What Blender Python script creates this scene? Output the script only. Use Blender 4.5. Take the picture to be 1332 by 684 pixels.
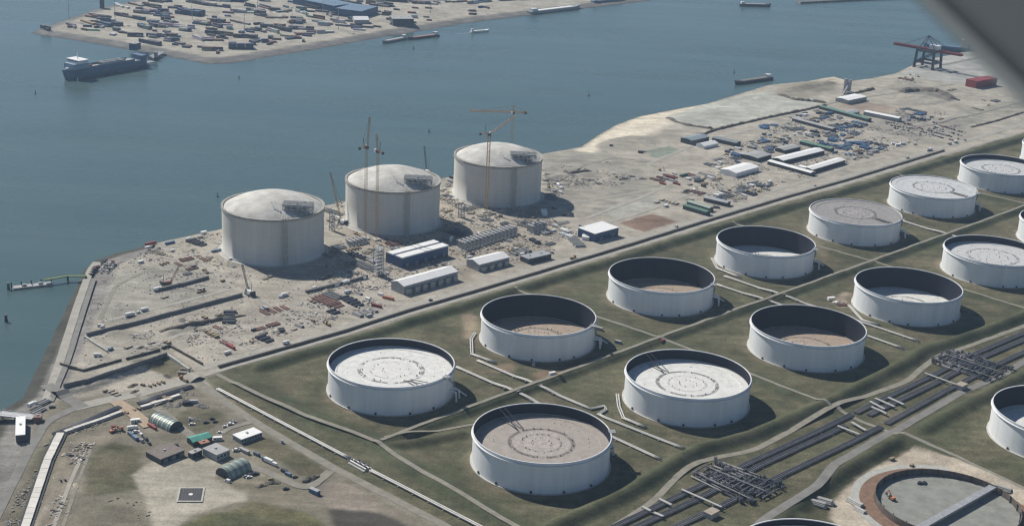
import bpy, math, random
import numpy as np
from mathutils import Vector, Matrix

# ------------------------------------------------------------------ scene, camera, sky, sun, exposure
scene = bpy.context.scene
for o in list(bpy.data.objects):
    bpy.data.objects.remove(o, do_unlink=True)
col = scene.collection
random.seed(7)

FPX, PITCH, ROLL, CAMH = 1918.8, 0.33112, 0.04966, 412.2      # focal length in photo pixels, solved from the tank grid
A0 = np.array([-78.26, 921.79])                              # foot of the first tank of the first row
ANG = 0.80508                                                # direction of the tank rows
EV = np.array([math.cos(ANG), math.sin(ANG)])
NV = np.array([math.sin(ANG), -math.cos(ANG)])
SPS, SPT, TR, TH = 144.28, 141.36, 42.5, 20.5                # tank spacing, radius, height

cam_d = bpy.data.cameras.new('camera')
cam = bpy.data.objects.new('camera', cam_d)
col.objects.link(cam)
cam_d.sensor_width = 36.0
cam_d.sensor_fit = 'HORIZONTAL'
cam_d.lens = FPX / 1332 * 36.0
cam_d.clip_start = 0.1
cam_d.clip_end = 60000
cp, sp, cr, sr = math.cos(PITCH), math.sin(PITCH), math.cos(ROLL), math.sin(ROLL)
Rv = Vector((1, 0, 0)); Uv = Vector((0, sp, cp)); Dv = Vector((0, cp, -sp))
R2 = Rv * cr + Uv * sr; U2 = -Rv * sr + Uv * cr
m = Matrix.Identity(4)
for i in range(3):
    m[i][0] = R2[i]; m[i][1] = U2[i]; m[i][2] = -Dv[i]
m[2][3] = CAMH
cam.matrix_world = m
cam_d.dof.use_dof = True
cam_d.dof.focus_distance = 1100.0
cam_d.dof.aperture_fstop = 1.9
scene.camera = cam

SUN_AZ = math.radians(137.0)      # towards the sun, from +X
SUN_EL = math.radians(42.5)
world = bpy.data.worlds.new('World')
scene.world = world
world.use_nodes = True
wn = world.node_tree.nodes; wl = world.node_tree.links
sky = wn.new('ShaderNodeTexSky')
sky.sky_type = 'NISHITA'
sky.sun_disc = False
sky.sun_elevation = SUN_EL
sky.sun_rotation = math.pi / 2 - SUN_AZ
sky.altitude = 400
sky.air_density = 0.8
sky.dust_density = 0.2
sky.ozone_density = 1.2
wl.new(sky.outputs[0], wn['Background'].inputs[0])
wn['Background'].inputs[1].default_value = 0.07

sun_d = bpy.data.lights.new('sun', 'SUN')
sun = bpy.data.objects.new('sun', sun_d)
col.objects.link(sun)
sun_d.energy = 4.8
sun_d.angle = math.radians(0.5)
sun_d.color = (1.0, 0.94, 0.85)
sdir = Vector((math.cos(SUN_AZ) * math.cos(SUN_EL), math.sin(SUN_AZ) * math.cos(SUN_EL), math.sin(SUN_EL)))
sun.rotation_euler = sdir.to_track_quat('Z', 'Y').to_euler()
sun.location = (0, 0, 900)

scene.view_settings.view_transform = 'Standard'
scene.view_settings.look = 'None'
scene.view_settings.exposure = 0.22
scene.view_settings.gamma = 1.0
scene.view_settings.use_curve_mapping = False
scene.render.engine = 'CYCLES'
scene.cycles.max_bounces = 6
scene.cycles.volume_bounces = 0
scene.cycles.use_denoising = True
scene.cycles.filter_width = 1.3

# ------------------------------------------------------------------ pixel <-> place
def g(px, py, z=0.0):
    x = (px - 666) / FPX; y = (342 - py) / FPX
    X = cr * x - sr * y; U = sr * x + cr * y
    d = (X, cp + U * sp, -sp + U * cp)
    k = (z - CAMH) / d[2]
    return np.array([d[0] * k, d[1] * k])
def w2st(w):
    q = np.asarray(w)[:2] - A0
    return float(q @ EV), float(q @ NV)
def st(px, py, z=0.0):
    return w2st(g(px, py, z))
def ST(s, t):
    return A0 + s * EV + t * NV
def topx(p):
    X, Y, Z = p[0], p[1], p[2] - CAMH
    d = Y * cp - Z * sp; u = Y * sp + Z * cp
    x = X / d; y = u / d
    return 666 + FPX * (cr * x + sr * y), 342 - FPX * (-sr * x + cr * y)
def poly(pts):
    """mixed list: (px,py) photo pixels or ('s',s,t) grid metres -> array of (s,t)"""
    return np.array([(q[1], q[2]) if q[0] == 's' else st(*q) for q in pts])

# ------------------------------------------------------------------ materials
MATS = {}
def mat(name, c, rough=0.7, metal=0.0, var=0.12, scale=0.35, c2=None, streak=False, bump=0.0, rnd=0.0, spec=0.4):
    if name in MATS:
        return MATS[name]
    M = bpy.data.materials.new(name); M.use_nodes = True
    N = M.node_tree.nodes; Lk = M.node_tree.links
    b = N['Principled BSDF']
    b.inputs['Roughness'].default_value = rough
    b.inputs['Metallic'].default_value = metal
    b.inputs['Specular IOR Level'].default_value = spec
    tc = N.new('ShaderNodeTexCoord'); mp = N.new('ShaderNodeMapping')
    mp.inputs['Scale'].default_value = (1, 1, 0.08) if streak else (1, 1, 1)
    o0 = N.new('ShaderNodeObjectInfo'); sc_ = N.new('ShaderNodeVectorMath'); sc_.operation = 'SCALE'; sc_.inputs[0].default_value = (97.0, 61.0, 0.0)
    ad = N.new('ShaderNodeVectorMath'); ad.operation = 'ADD'
    Lk.new(o0.outputs['Random'], sc_.inputs['Scale']); Lk.new(tc.outputs['Object'], ad.inputs[0]); Lk.new(sc_.outputs[0], ad.inputs[1]); Lk.new(ad.outputs[0], mp.inputs[0])
    nz = N.new('ShaderNodeTexNoise'); nz.inputs['Scale'].default_value = scale; nz.inputs['Detail'].default_value = 6
    nz.inputs['Roughness'].default_value = 0.65
    Lk.new(mp.outputs[0], nz.inputs['Vector'])
    rp = N.new('ShaderNodeValToRGB')
    rp.color_ramp.elements[0].position = 0.3; rp.color_ramp.elements[1].position = 0.7
    lo = c2 if c2 else tuple(x * (1 - var * 1.6) for x in c)
    hi = tuple(min(1, x * (1 + var * 0.5)) for x in c)
    rp.color_ramp.elements[0].color = (*lo, 1); rp.color_ramp.elements[1].color = (*hi, 1)
    Lk.new(nz.outputs[0], rp.inputs[0])
    out = rp.outputs[0]
    if rnd:
        oi = N.new('ShaderNodeObjectInfo'); hs = N.new('ShaderNodeHueSaturation')
        mr = N.new('ShaderNodeMapRange'); mr.inputs[3].default_value = 1 - rnd; mr.inputs[4].default_value = 1 + rnd
        Lk.new(oi.outputs['Random'], mr.inputs[0]); Lk.new(mr.outputs[0], hs.inputs['Value'])
        Lk.new(out, hs.inputs['Color']); out = hs.outputs[0]
    Lk.new(out, b.inputs['Base Color'])
    if bump:
        bp = N.new('ShaderNodeBump'); bp.inputs['Strength'].default_value = bump; bp.inputs['Distance'].default_value = 0.3
        Lk.new(nz.outputs[0], bp.inputs['Height']); Lk.new(bp.outputs[0], b.inputs['Normal'])
    MATS[name] = M
    return M

def seams(M, dz, dang, amt, cx=(0, 0)):
    """faint plate / pour joints on an upright cylinder: every dz metres up and dang degrees round"""
    N = M.node_tree.nodes; Lk = M.node_tree.links; b = N['Principled BSDF']
    src = b.inputs['Base Color'].links[0].from_socket
    tc = N.new('ShaderNodeTexCoord'); sx = N.new('ShaderNodeSeparateXYZ'); Lk.new(tc.outputs['Object'], sx.inputs[0])
    def mth(op, a, b_):
        q = N.new('ShaderNodeMath'); q.operation = op
        for i, x in enumerate((a, b_)):
            if isinstance(x, (int, float)): q.inputs[i].default_value = x
            else: Lk.new(x, q.inputs[i])
        return q.outputs[0]
    zz = mth('FRACT', mth('DIVIDE', sx.outputs[2], dz), 0)
    row = mth('FLOOR', mth('DIVIDE', sx.outputs[2], dz), 0)
    an = mth('ADD', mth('DIVIDE', mth('ARCTAN2', sx.outputs[1], sx.outputs[0]), math.radians(dang)), mth('MULTIPLY', row, 0.5))
    aa = mth('FRACT', an, 0)
    ln = mth('MAXIMUM', mth('LESS_THAN', zz, .09), mth('MULTIPLY', mth('LESS_THAN', aa, .05), .6))
    wn_ = N.new('ShaderNodeTexWhiteNoise'); wn_.noise_dimensions = '2D'
    cb = N.new('ShaderNodeCombineXYZ'); Lk.new(mth('FLOOR', an, 0), cb.inputs[0]); Lk.new(row, cb.inputs[1]); Lk.new(cb.outputs[0], wn_.inputs['Vector'])
    pl = mth('MULTIPLY', mth('SUBTRACT', wn_.outputs[0], .5), amt * .55)
    k = mth('ADD', mth('SUBTRACT', 1.0, mth('MULTIPLY', ln, amt)), pl)
    mx = N.new('ShaderNodeMix'); mx.data_type = 'RGBA'; mx.blend_type = 'MULTIPLY'; mx.inputs[0].default_value = 1
    Lk.new(src, mx.inputs['A']); Lk.new(k, mx.inputs['B']); Lk.new(mx.outputs['Result'], b.inputs['Base Color'])
def tinted(name, rough=0.6):
    """base colour from the mesh's own per-piece colour attribute"""
    if name in MATS: return MATS[name]
    M = bpy.data.materials.new(name); M.use_nodes = True
    N = M.node_tree.nodes; Lk = M.node_tree.links; b = N['Principled BSDF']
    b.inputs['Roughness'].default_value = rough
    at = N.new('ShaderNodeAttribute'); at.attribute_name = 'tint'
    nz = N.new('ShaderNodeTexNoise'); nz.inputs['Scale'].default_value = 0.6; nz.inputs['Detail'].default_value = 4
    tc = N.new('ShaderNodeTexCoord'); Lk.new(tc.outputs['Object'], nz.inputs['Vector'])
    mr = N.new('ShaderNodeMapRange'); mr.inputs[3].default_value = 0.75; mr.inputs[4].default_value = 1.2
    Lk.new(nz.outputs[0], mr.inputs[0])
    mx = N.new('ShaderNodeMix'); mx.data_type = 'RGBA'; mx.blend_type = 'MULTIPLY'; mx.inputs[0].default_value = 1
    Lk.new(at.outputs['Color'], mx.inputs['A']); Lk.new(mr.outputs[0], mx.inputs['B'])
    Lk.new(mx.outputs['Result'], b.inputs['Base Color'])
    MATS[name] = M
    return M

WHITE = mat('white_tank_paint', (0.77, 0.795, 0.80), 0.5, var=0.13, scale=0.13, streak=True, c2=(0.68, 0.695, 0.69))
seams(WHITE, 2.56, 12, .045)
RIMW = mat('rim_paint', (0.70, 0.71, 0.72), 0.5, var=0.1)
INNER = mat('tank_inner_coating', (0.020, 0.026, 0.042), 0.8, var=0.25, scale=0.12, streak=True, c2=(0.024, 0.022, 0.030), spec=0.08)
CONC = mat('tank_concrete', (0.60, 0.585, 0.535), 0.85, var=0.10, scale=0.09, streak=True)
DOME = mat('dome_concrete', (0.57, 0.555, 0.51), 0.85, var=0.26, scale=0.07)
seams(CONC, 4.1, 15, .07)
CONCP = mat('plain_concrete', (0.45, 0.44, 0.40), 0.85, var=0.15)
STEEL = mat('grey_steel', (0.24, 0.25, 0.26), 0.55, 0.2, var=0.2)
GALV = mat('galvanised_steel', (0.42, 0.43, 0.44), 0.5, 0.3, var=0.2)
DARK = mat('dark_steel', (0.06, 0.065, 0.075), 0.6, 0.1, var=0.3)
PIPE_D = mat('dark_pipe_coating', (0.115, 0.12, 0.14), 0.5, var=0.25, scale=0.2)
PIPE_W = mat('pale_pipe_cladding', (0.46, 0.455, 0.43), 0.5, 0.1, var=0.15)
PIPE_G = mat('grey_pipe_cladding', (0.38, 0.375, 0.37), 0.5, 0.1, var=0.2)
CRANE_Y = mat('crane_ochre_paint', (0.40, 0.25, 0.11), 0.6, var=0.2)
RED = mat('red_paint', (0.27, 0.045, 0.045), 0.55, var=0.2, rnd=0.2)
REDDISH = mat('faded_red_paint', (0.27, 0.15, 0.125), 0.6, var=0.2, rnd=0.25)
ORANGE = mat('orange_paint', (0.45, 0.19, 0.10), 0.55, var=0.2, rnd=0.15)
YELLOW = mat('yellow_machine_paint', (0.42, 0.30, 0.10), 0.5, var=0.2, rnd=0.1)
BLUE = mat('blue_paint', (0.075, 0.15, 0.28), 0.55, var=0.2, rnd=0.25)
BLUEW = mat('blue_cladding', (0.05, 0.10, 0.20), 0.5, var=0.15)
NAVY = mat('ship_blue_paint', (0.10, 0.17, 0.26), 0.5, var=0.15, scale=0.1)
GREENP = mat('green_paint', (0.10, 0.20, 0.15), 0.6, var=0.2, rnd=0.2)
TEAL = mat('teal_tarpaulin', (0.08, 0.32, 0.26), 0.6, var=0.2)
WROOF = mat('white_roof_sheet', (0.80, 0.80, 0.78), 0.5, var=0.08)
GROOF = mat('grey_roof_sheet', (0.36, 0.36, 0.35), 0.6, var=0.15)
BROOF = mat('brown_roof_felt', (0.20, 0.17, 0.15), 0.8, var=0.3, scale=0.5)
WALLG = mat('grey_wall_cladding', (0.33, 0.34, 0.34), 0.6, var=0.12)
WALLD = mat('dark_wall_cladding', (0.07, 0.075, 0.09), 0.6, var=0.15)
VEHW = mat('white_vehicle_paint', (0.78, 0.78, 0.76), 0.35, var=0.06, spec=0.5)
VEHD = mat('dark_vehicle_paint', (0.05, 0.055, 0.065), 0.35, var=0.2, rnd=0.4)
VEHS = mat('silver_vehicle_paint', (0.40, 0.41, 0.42), 0.3, 0.3, var=0.1)
GLASS = mat('dark_window_glass', (0.03, 0.035, 0.045), 0.12, var=0.1, spec=0.6)
TYRE = mat('tyre_rubber', (0.03, 0.03, 0.03), 0.9, var=0.2)
RUST = mat('rusty_steel', (0.20, 0.105, 0.065), 0.85, var=0.3, scale=0.3)
TIMBER = mat('formwork_timber', (0.33, 0.26, 0.17), 0.85, var=0.3)
SOIL = mat('dark_soil', (0.155, 0.135, 0.11), 0.95, var=0.35, scale=0.4, bump=0.6)
SANDM = mat('pale_sand_heap', (0.48, 0.42, 0.33), 0.95, var=0.2, scale=0.3, bump=0.4)
GRAVEL = mat('grey_gravel_heap', (0.20, 0.195, 0.18), 0.95, var=0.35, scale=0.5, bump=0.6)
ROADM = mat('pale_road', (0.355, 0.338, 0.295), 0.9, var=0.16, scale=0.12)
PATHM = mat('gravel_path', (0.245, 0.232, 0.19), 0.9, var=0.2, scale=0.15)
ASPH = mat('worn_asphalt', (0.20, 0.195, 0.18), 0.85, var=0.2, scale=0.12)
TARP = mat('blue_tarpaulin', (0.14, 0.21, 0.30), 0.5, var=0.25, rnd=0.3)
TINT = tinted('tinted_sheet_metal')

# ------------------------------------------------------------------ mesh builder
class MB:
    def __init__(self):
        self.v = []; self.f = []; self.t = []
    def _add(self, vs, fs, tint=None):
        b = len(self.v); self.v += [tuple(map(float, q)) for q in vs]
        self.f += [tuple(i + b for i in q) for q in fs]; self.t += [tint] * len(fs)
        return self
    def box(self, cx, cy, z0, lx, ly, lz, rz=0.0, tint=None, top=1.0):
        c, s = math.cos(rz), math.sin(rz); vs = []
        for zz, k in ((z0, 1.0), (z0 + lz, top)):
            for ax, ay in ((-1, -1), (1, -1), (1, 1), (-1, 1)):
                x, y = ax * lx / 2 * k, ay * ly / 2 * k
                vs.append((cx + c * x - s * y, cy + s * x + c * y, zz))
        return self._add(vs, [(3, 2, 1, 0), (4, 5, 6, 7), (0, 1, 5, 4), (1, 2, 6, 5), (2, 3, 7, 6), (3, 0, 4, 7)], tint)
    def bar(self, p, q, w, h=None, tint=None):
        p = Vector(p); q = Vector(q); d = (q - p)
        if d.length < 1e-6: return self
        d.normalize(); h = h or w
        up = Vector((0, 0, 1)) if abs(d.z) < 0.95 else Vector((0, 1, 0))
        a = d.cross(up).normalized() * w / 2; b = a.cross(d).normalized() * h / 2
        vs = [p - a - b, p + a - b, p + a + b, p - a + b, q - a - b, q + a - b, q + a + b, q - a + b]
        return self._add(vs, [(0, 1, 2, 3), (7, 6, 5, 4), (4, 5, 1, 0), (5, 6, 2, 1), (6, 7, 3, 2), (7, 4, 0, 3)], tint)
    def tube(self, pts, r, n=8, tint=None, cap=True):
        pts = [Vector(q) for q in pts]; rings = []
        for i, q in enumerate(pts):
            d = (pts[min(i + 1, len(pts) - 1)] - pts[max(i - 1, 0)]).normalized()
            up = Vector((0, 0, 1)) if abs(d.z) < 0.95 else Vector((0, 1, 0))
            a = d.cross(up).normalized(); b = a.cross(d).normalized()
            rings.append([q + (a * math.cos(2 * math.pi * k / n) + b * math.sin(2 * math.pi * k / n)) * r for k in range(n)])
        vs = [x for rg in rings for x in rg]; fs = []
        for i in range(len(rings) - 1):
            for k in range(n):
                fs.append((i * n + k, i * n + (k + 1) % n, (i + 1) * n + (k + 1) % n, (i + 1) * n + k))
        if cap:
            fs.append(tuple(range(n))[::-1]); fs.append(tuple((len(rings) - 1) * n + k for k in range(n)))
        return self._add(vs, fs, tint)
    def lathe(self, prof, n=64, closed=False, cx=0, cy=0, tint=None):
        """revolve (r,z) profile about the vertical; closed joins last to first"""
        vs = [(cx + r * math.cos(2 * math.pi * k / n), cy + r * math.sin(2 * math.pi * k / n), z) for r, z in prof for k in range(n)]
        m_ = len(prof); fs = []
        for i in range(m_ if closed else m_ - 1):
            j = (i + 1) % m_
            for k in range(n):
                fs.append((i * n + k, i * n + (k + 1) % n, j * n + (k + 1) % n, j * n + k))
        return self._add(vs, fs, tint)
    def cyl(self, cx, cy, z0, z1, r, n=16, r2=None, tint=None):
        r2 = r if r2 is None else r2
        vs = [(cx + q * math.cos(2 * math.pi * k / n), cy + q * math.sin(2 * math.pi * k / n), z) for q, z in ((r, z0), (r2, z1)) for k in range(n)]
        fs = [(k, (k + 1) % n, n + (k + 1) % n, n + k) for k in range(n)] + [tuple(range(n))[::-1], tuple(range(n, 2 * n))]
        return self._add(vs, fs, tint)
    def prism(self, pl, z0, z1, tint=None):
        n = len(pl)
        vs = [(x, y, z0) for x, y in pl] + [(x, y, z1) for x, y in pl]
        fs = [tuple(range(n))[::-1], tuple(range(n, 2 * n))] + [(k, (k + 1) % n, n + (k + 1) % n, n + k) for k in range(n)]
        return self._add(vs, fs, tint)
    def lattice(self, p, q, w, step, br, tint=None):
        """square lattice boom from p to q"""
        p = Vector(p); q = Vector(q); d = q - p; L = d.length; d.normalize()
        up = Vector((0, 0, 1)) if abs(d.z) < 0.9 else Vector((1, 0, 0))
        a = d.cross(up).normalized() * w / 2; b = a.cross(d).normalized() * w / 2
        cs = [a + b, a - b, -a - b, -a + b]
        for c in cs: self.bar(p + c, q + c, br * 1.4, tint=tint)
        k = max(2, int(L / step))
        for i in range(k):
            u = p + d * (L * i / k); v = p + d * (L * (i + 1) / k)
            for j in range(4):
                A, B = cs[j], cs[(j + 1) % 4]
                if i % 2: A, B = B, A
                self.bar(u + A, v + B, br, tint=tint)
        return self
    def build(self, name, material, parent=None, smooth=False, loc=None, rz=None):
        me = bpy.data.meshes.new(name)
        me.from_pydata(self.v, [], self.f); me.update()
        me.materials.append(material)
        if smooth:
            me.polygons.foreach_set('use_smooth', [True] * len(me.polygons))
        if any(x is not None for x in self.t):
            ca = me.color_attributes.new('tint', 'FLOAT_COLOR', 'CORNER')
            arr = []
            for fce, tt in zip(self.f, self.t):
                arr += list((*(tt or (0.5, 0.5, 0.5)), 1.0)) * len(fce)
            ca.data.foreach_set('color', arr)
        o = bpy.data.objects.new(name, me); col.objects.link(o)
        if parent is not None: o.parent = parent
        if loc is not None: o.location = loc
        if rz is not None: o.rotation_euler = (0, 0, rz)
        return o

THINGS = []
def tag(o, label, cat, group=None):
    o['label'] = label; o['category'] = cat
    if group: o['group'] = group
    THINGS.append(o)
    return o
def thing(name, label, cat, loc, rz=0.0, group=None):
    o = bpy.data.objects.new(name, None); col.objects.link(o)
    o.empty_display_size = 1.0
    o.location = loc; o.rotation_euler = (0, 0, rz)
    return tag(o, label, cat, group)
def structure(o, kind='structure'):
    o['kind'] = kind
    return o
def copy_tree(o, parent=None):
    c = o.copy(); col.objects.link(c)
    if parent is not None: c.parent = parent
    for ch in KIDS.get(o, o.children):
        copy_tree(ch, c)
    return c
KIDS = {}
def dup(root, label, loc, rz, group=None, cat=None):
    c = copy_tree(root)
    c.location = loc; c.rotation_euler = (0, 0, rz)
    if 'group' in c and group is None: del c['group']
    return tag(c, label, cat or root['category'], group)

# ------------------------------------------------------------------ terrain
def vnoise(x, y, scale, seed):
    x = x / scale; y = y / scale
    xi = np.floor(x).astype(np.int64); yi = np.floor(y).astype(np.int64)
    fx = x - xi; fy = y - yi
    fx = fx * fx * (3 - 2 * fx); fy = fy * fy * (3 - 2 * fy)
    def hsh(a, b):
        h = (a * 374761393 + b * 668265263 + seed * 1274126177) & 0x7fffffff
        h = ((h ^ (h >> 13)) * 1274126177) & 0x7fffffff
        return ((h ^ (h >> 16)) & 0xffff) / 65535.0
    return (hsh(xi, yi) * (1 - fx) + hsh(xi + 1, yi) * fx) * (1 - fy) + (hsh(xi, yi + 1) * (1 - fx) + hsh(xi + 1, yi + 1) * fx) * fy
def fbm(x, y, scale, seed, o=4):
    r = 0; a = 0.5
    for k in range(o):
        r = r + a * (vnoise(x, y, scale / 2 ** k, seed + k) - 0.5); a *= 0.55
    return r
def seg_dist(s, t, a, b):
    ax, ay = a; bx, by = b
    dx, dy = bx - ax, by - ay
    k = np.clip(((s - ax) * dx + (t - ay) * dy) / max(dx * dx + dy * dy, 1e-9), 0, 1)
    return np.hypot(s - ax - k * dx, t - ay - k * dy)
def line_dist(s, t, pl):
    d = np.full(s.shape, 1e9)
    for i in range(len(pl) - 1):
        d = np.minimum(d, seg_dist(s, t, pl[i], pl[i + 1]))
    return d
def poly_sd(s, t, pl):
    """signed distance, positive inside"""
    n = len(pl); d = line_dist(s, t, list(pl) + [pl[0]])
    ins = np.zeros(s.shape, bool)
    for i in range(n):
        x1, y1 = pl[i]; x2, y2 = pl[(i + 1) % n]
        c = ((y1 > t) != (y2 > t))
        with np.errstate(divide='ignore', invalid='ignore'):
            xi = (x2 - x1) * (t - y1) / (y2 - y1 + 1e-12) + x1
        ins ^= c & (s < xi)
    return np.where(ins, d, -d)

WATER_Z = -3.0
SHORE_PX = [(110, 345), (124, 334), (150, 325), (215, 309), (290, 293), (430, 262), (590, 225), (700, 198), (757, 187), (778, 173),
            (800, 160), (830, 149), (870, 141), (920, 132), (960, 120), (1000, 108), (1050, 103), (1085, 97), (1105, 103), (1130, 100), (1165, 93), (1200, 77), (1255, 66)]
SHORE = [(-1900, 2000), (-420, 120), (-213, -137), (-191, -149)] + [st(*q) for q in SHORE_PX] + [(3500, -450)]
LAND = SHORE + [(3500, 3000), (-1900, 3000)]
FARL = [st(38, 41), st(120, 54), st(190, 66), st(270, 81), st(300, 80), st(400, 64), st(500, 46), st(610, 28), st(830, 1), (3500, -1000), (3500, -3000), (1400, -1850), st(165, 1), st(120, 11), st(60, 32)]

# earth bunds: (crest line, half width of crest, height, metres run per metre rise)
def L(*pts, z=0): return [(q[1], q[2]) if q[0] == 's' else st(q[0], q[1], z) for q in pts]
MAINL = [(262, 485), (284, 478), (340, 462), (450, 431), (530, 405), (640, 373), (720, 349), (830, 316), (910, 291), (1020, 258), (1105, 234), (1200, 205), (1228, 196.5), (1332, 167), (1420, 141)]
RIDGES = []
RIDGES.append((L(*[(x, y + 11) for x, y in MAINL[2:]], z=3.4), 1.6, 4.2, 1.4))
RIDGES.append((L((508, 577), (560, 569), (600, 561), z=2.5), 1.6, 3.2, 1.35))
RIDGES.append(([(-69, -70), (-69, 0), (-60, 50), (-60, 62), (-66, 90), (-68, 142), (-70, 215)], 2.4, 2.2, 2.6))
RIDGES.append(([(-58, 60), (225, 60), (520, 63), (820, 66), (1200, 66)], 2.2, 3.6, 1.35))
for sx in (212, 506, 800, 1090):
    RIDGES.append(([(sx - 6, -84), (sx + 4, 60), (sx, 214)], 2.4, 2.4, 2.2))
RIDGES.append((L((700, 690), (780, 652), (819, 634), (859, 610), (885, 592), (911, 580), (938, 572), (977, 562), (1017, 545), (1072, 521), (1085, 516), (1139, 488), (1181, 467), (1202, 452), (1255, 436), (1308, 417), (1400, 380), z=3.6), 1.6, 4.6, 1.4))
RIDGES.append((L((985, 700), (1030, 657), (1060, 637), (1090, 612), (1172, 566), z=3.8), 1.8, 4.8, 1.4))
RIDGES.append((L((1172, 566), (1240, 596), (1332, 640), (1420, 690), z=3.4), 2.2, 4.2, 1.4))
RIDGES.append((L((1203, 553), (1250, 527), (1292, 505), (1400, 450), z=3.4), 1.8, 4.2, 1.4))
RIDGES.append((L((1032, 664), (1075, 690), z=2), 2.0, 2.6, 2.0))
RGRASS = len(RIDGES)
# construction side: kerbed terraces and spoil banks
RIDGES.append((L((83, 507), (110, 503), (160, 485), (218, 466), z=2), 1.2, 3.0, 1.2))
RIDGES.append((L((218, 466), (247, 486), z=2), 2.0, 2.2, 1.6))
RIDGES.append((L((90, 430 + 150), (52, 684), z=0), 1.0, 1.4, 2.0))
MOUNDS = [(st(1045, 113), 40, 4.5, 0.42), (st(1205, 128), 62, 5, 0.5), (st(1238, 157), 45, 3, 0.5), (st(905, 175), 22, 3, .5), (st(1075, 108), 20, 4, .5),
          (st(740, 222), 16, 2.2, .6), (st(722, 230), 13, 2.2, .6), (st(792, 233), 13, 2, .6), (st(812, 234), 9, 1.6, .6), (st(225, 432), 9, 2.4, .6), (st(246, 425), 9, 2.4, .6), (st(148, 432), 7, 1.4, .6),
          (st(130, 670), 18, 1.6, .8), (st(400, 622), 6, 1.6, .8), (st(660, 290), 12, 2, .8)]

def height(s, t):
    s = np.asarray(s, float); t = np.asarray(t, float)
    z = np.zeros(s.shape)
    wob = 1 + 0.5 * fbm(s, t, 18, 91, 2)
    for pl, cw, H, run in RIDGES:
        a = np.array(pl); m_ = cw + H * run + 4
        k = (s > a[:, 0].min() - m_) & (s < a[:, 0].max() + m_) & (t > a[:, 1].min() - m_) & (t < a[:, 1].max() + m_)
        if not k.any(): continue
        d = line_dist(s[k], t[k], pl)
        z[k] = np.maximum(z[k], np.clip((H * run + cw - d) / run, 0, H) * np.clip(wob[k], .8, 1.1))
    for (ms, mt), r, H, asp in MOUNDS:
        k = (abs(s - ms) < r * 1.6) & (abs(t - mt) < r * 1.6)
        if not k.any(): continue
        d = np.hypot((s[k] - ms), (t[k] - mt) / asp) / r + 0.5 * fbm(s[k], t[k], 12, 33, 3)
        z[k] = np.maximum(z[k], H * np.clip(1 - d, 0, 1) ** 0.8 * (1 + .5 * fbm(s[k], t[k], 5, 5, 2)))
    return z + fbm(s, t, 14, 21, 3) * 0.4
def ground_z(p):
    s, t = w2st(p)
    return float(height(np.array([s]), np.array([t]))[0])
def gp(px, py, z=0.0, dz=0.0):
    p = g(px, py, z)
    return Vector((p[0], p[1], ground_z(p) + dz))

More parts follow.
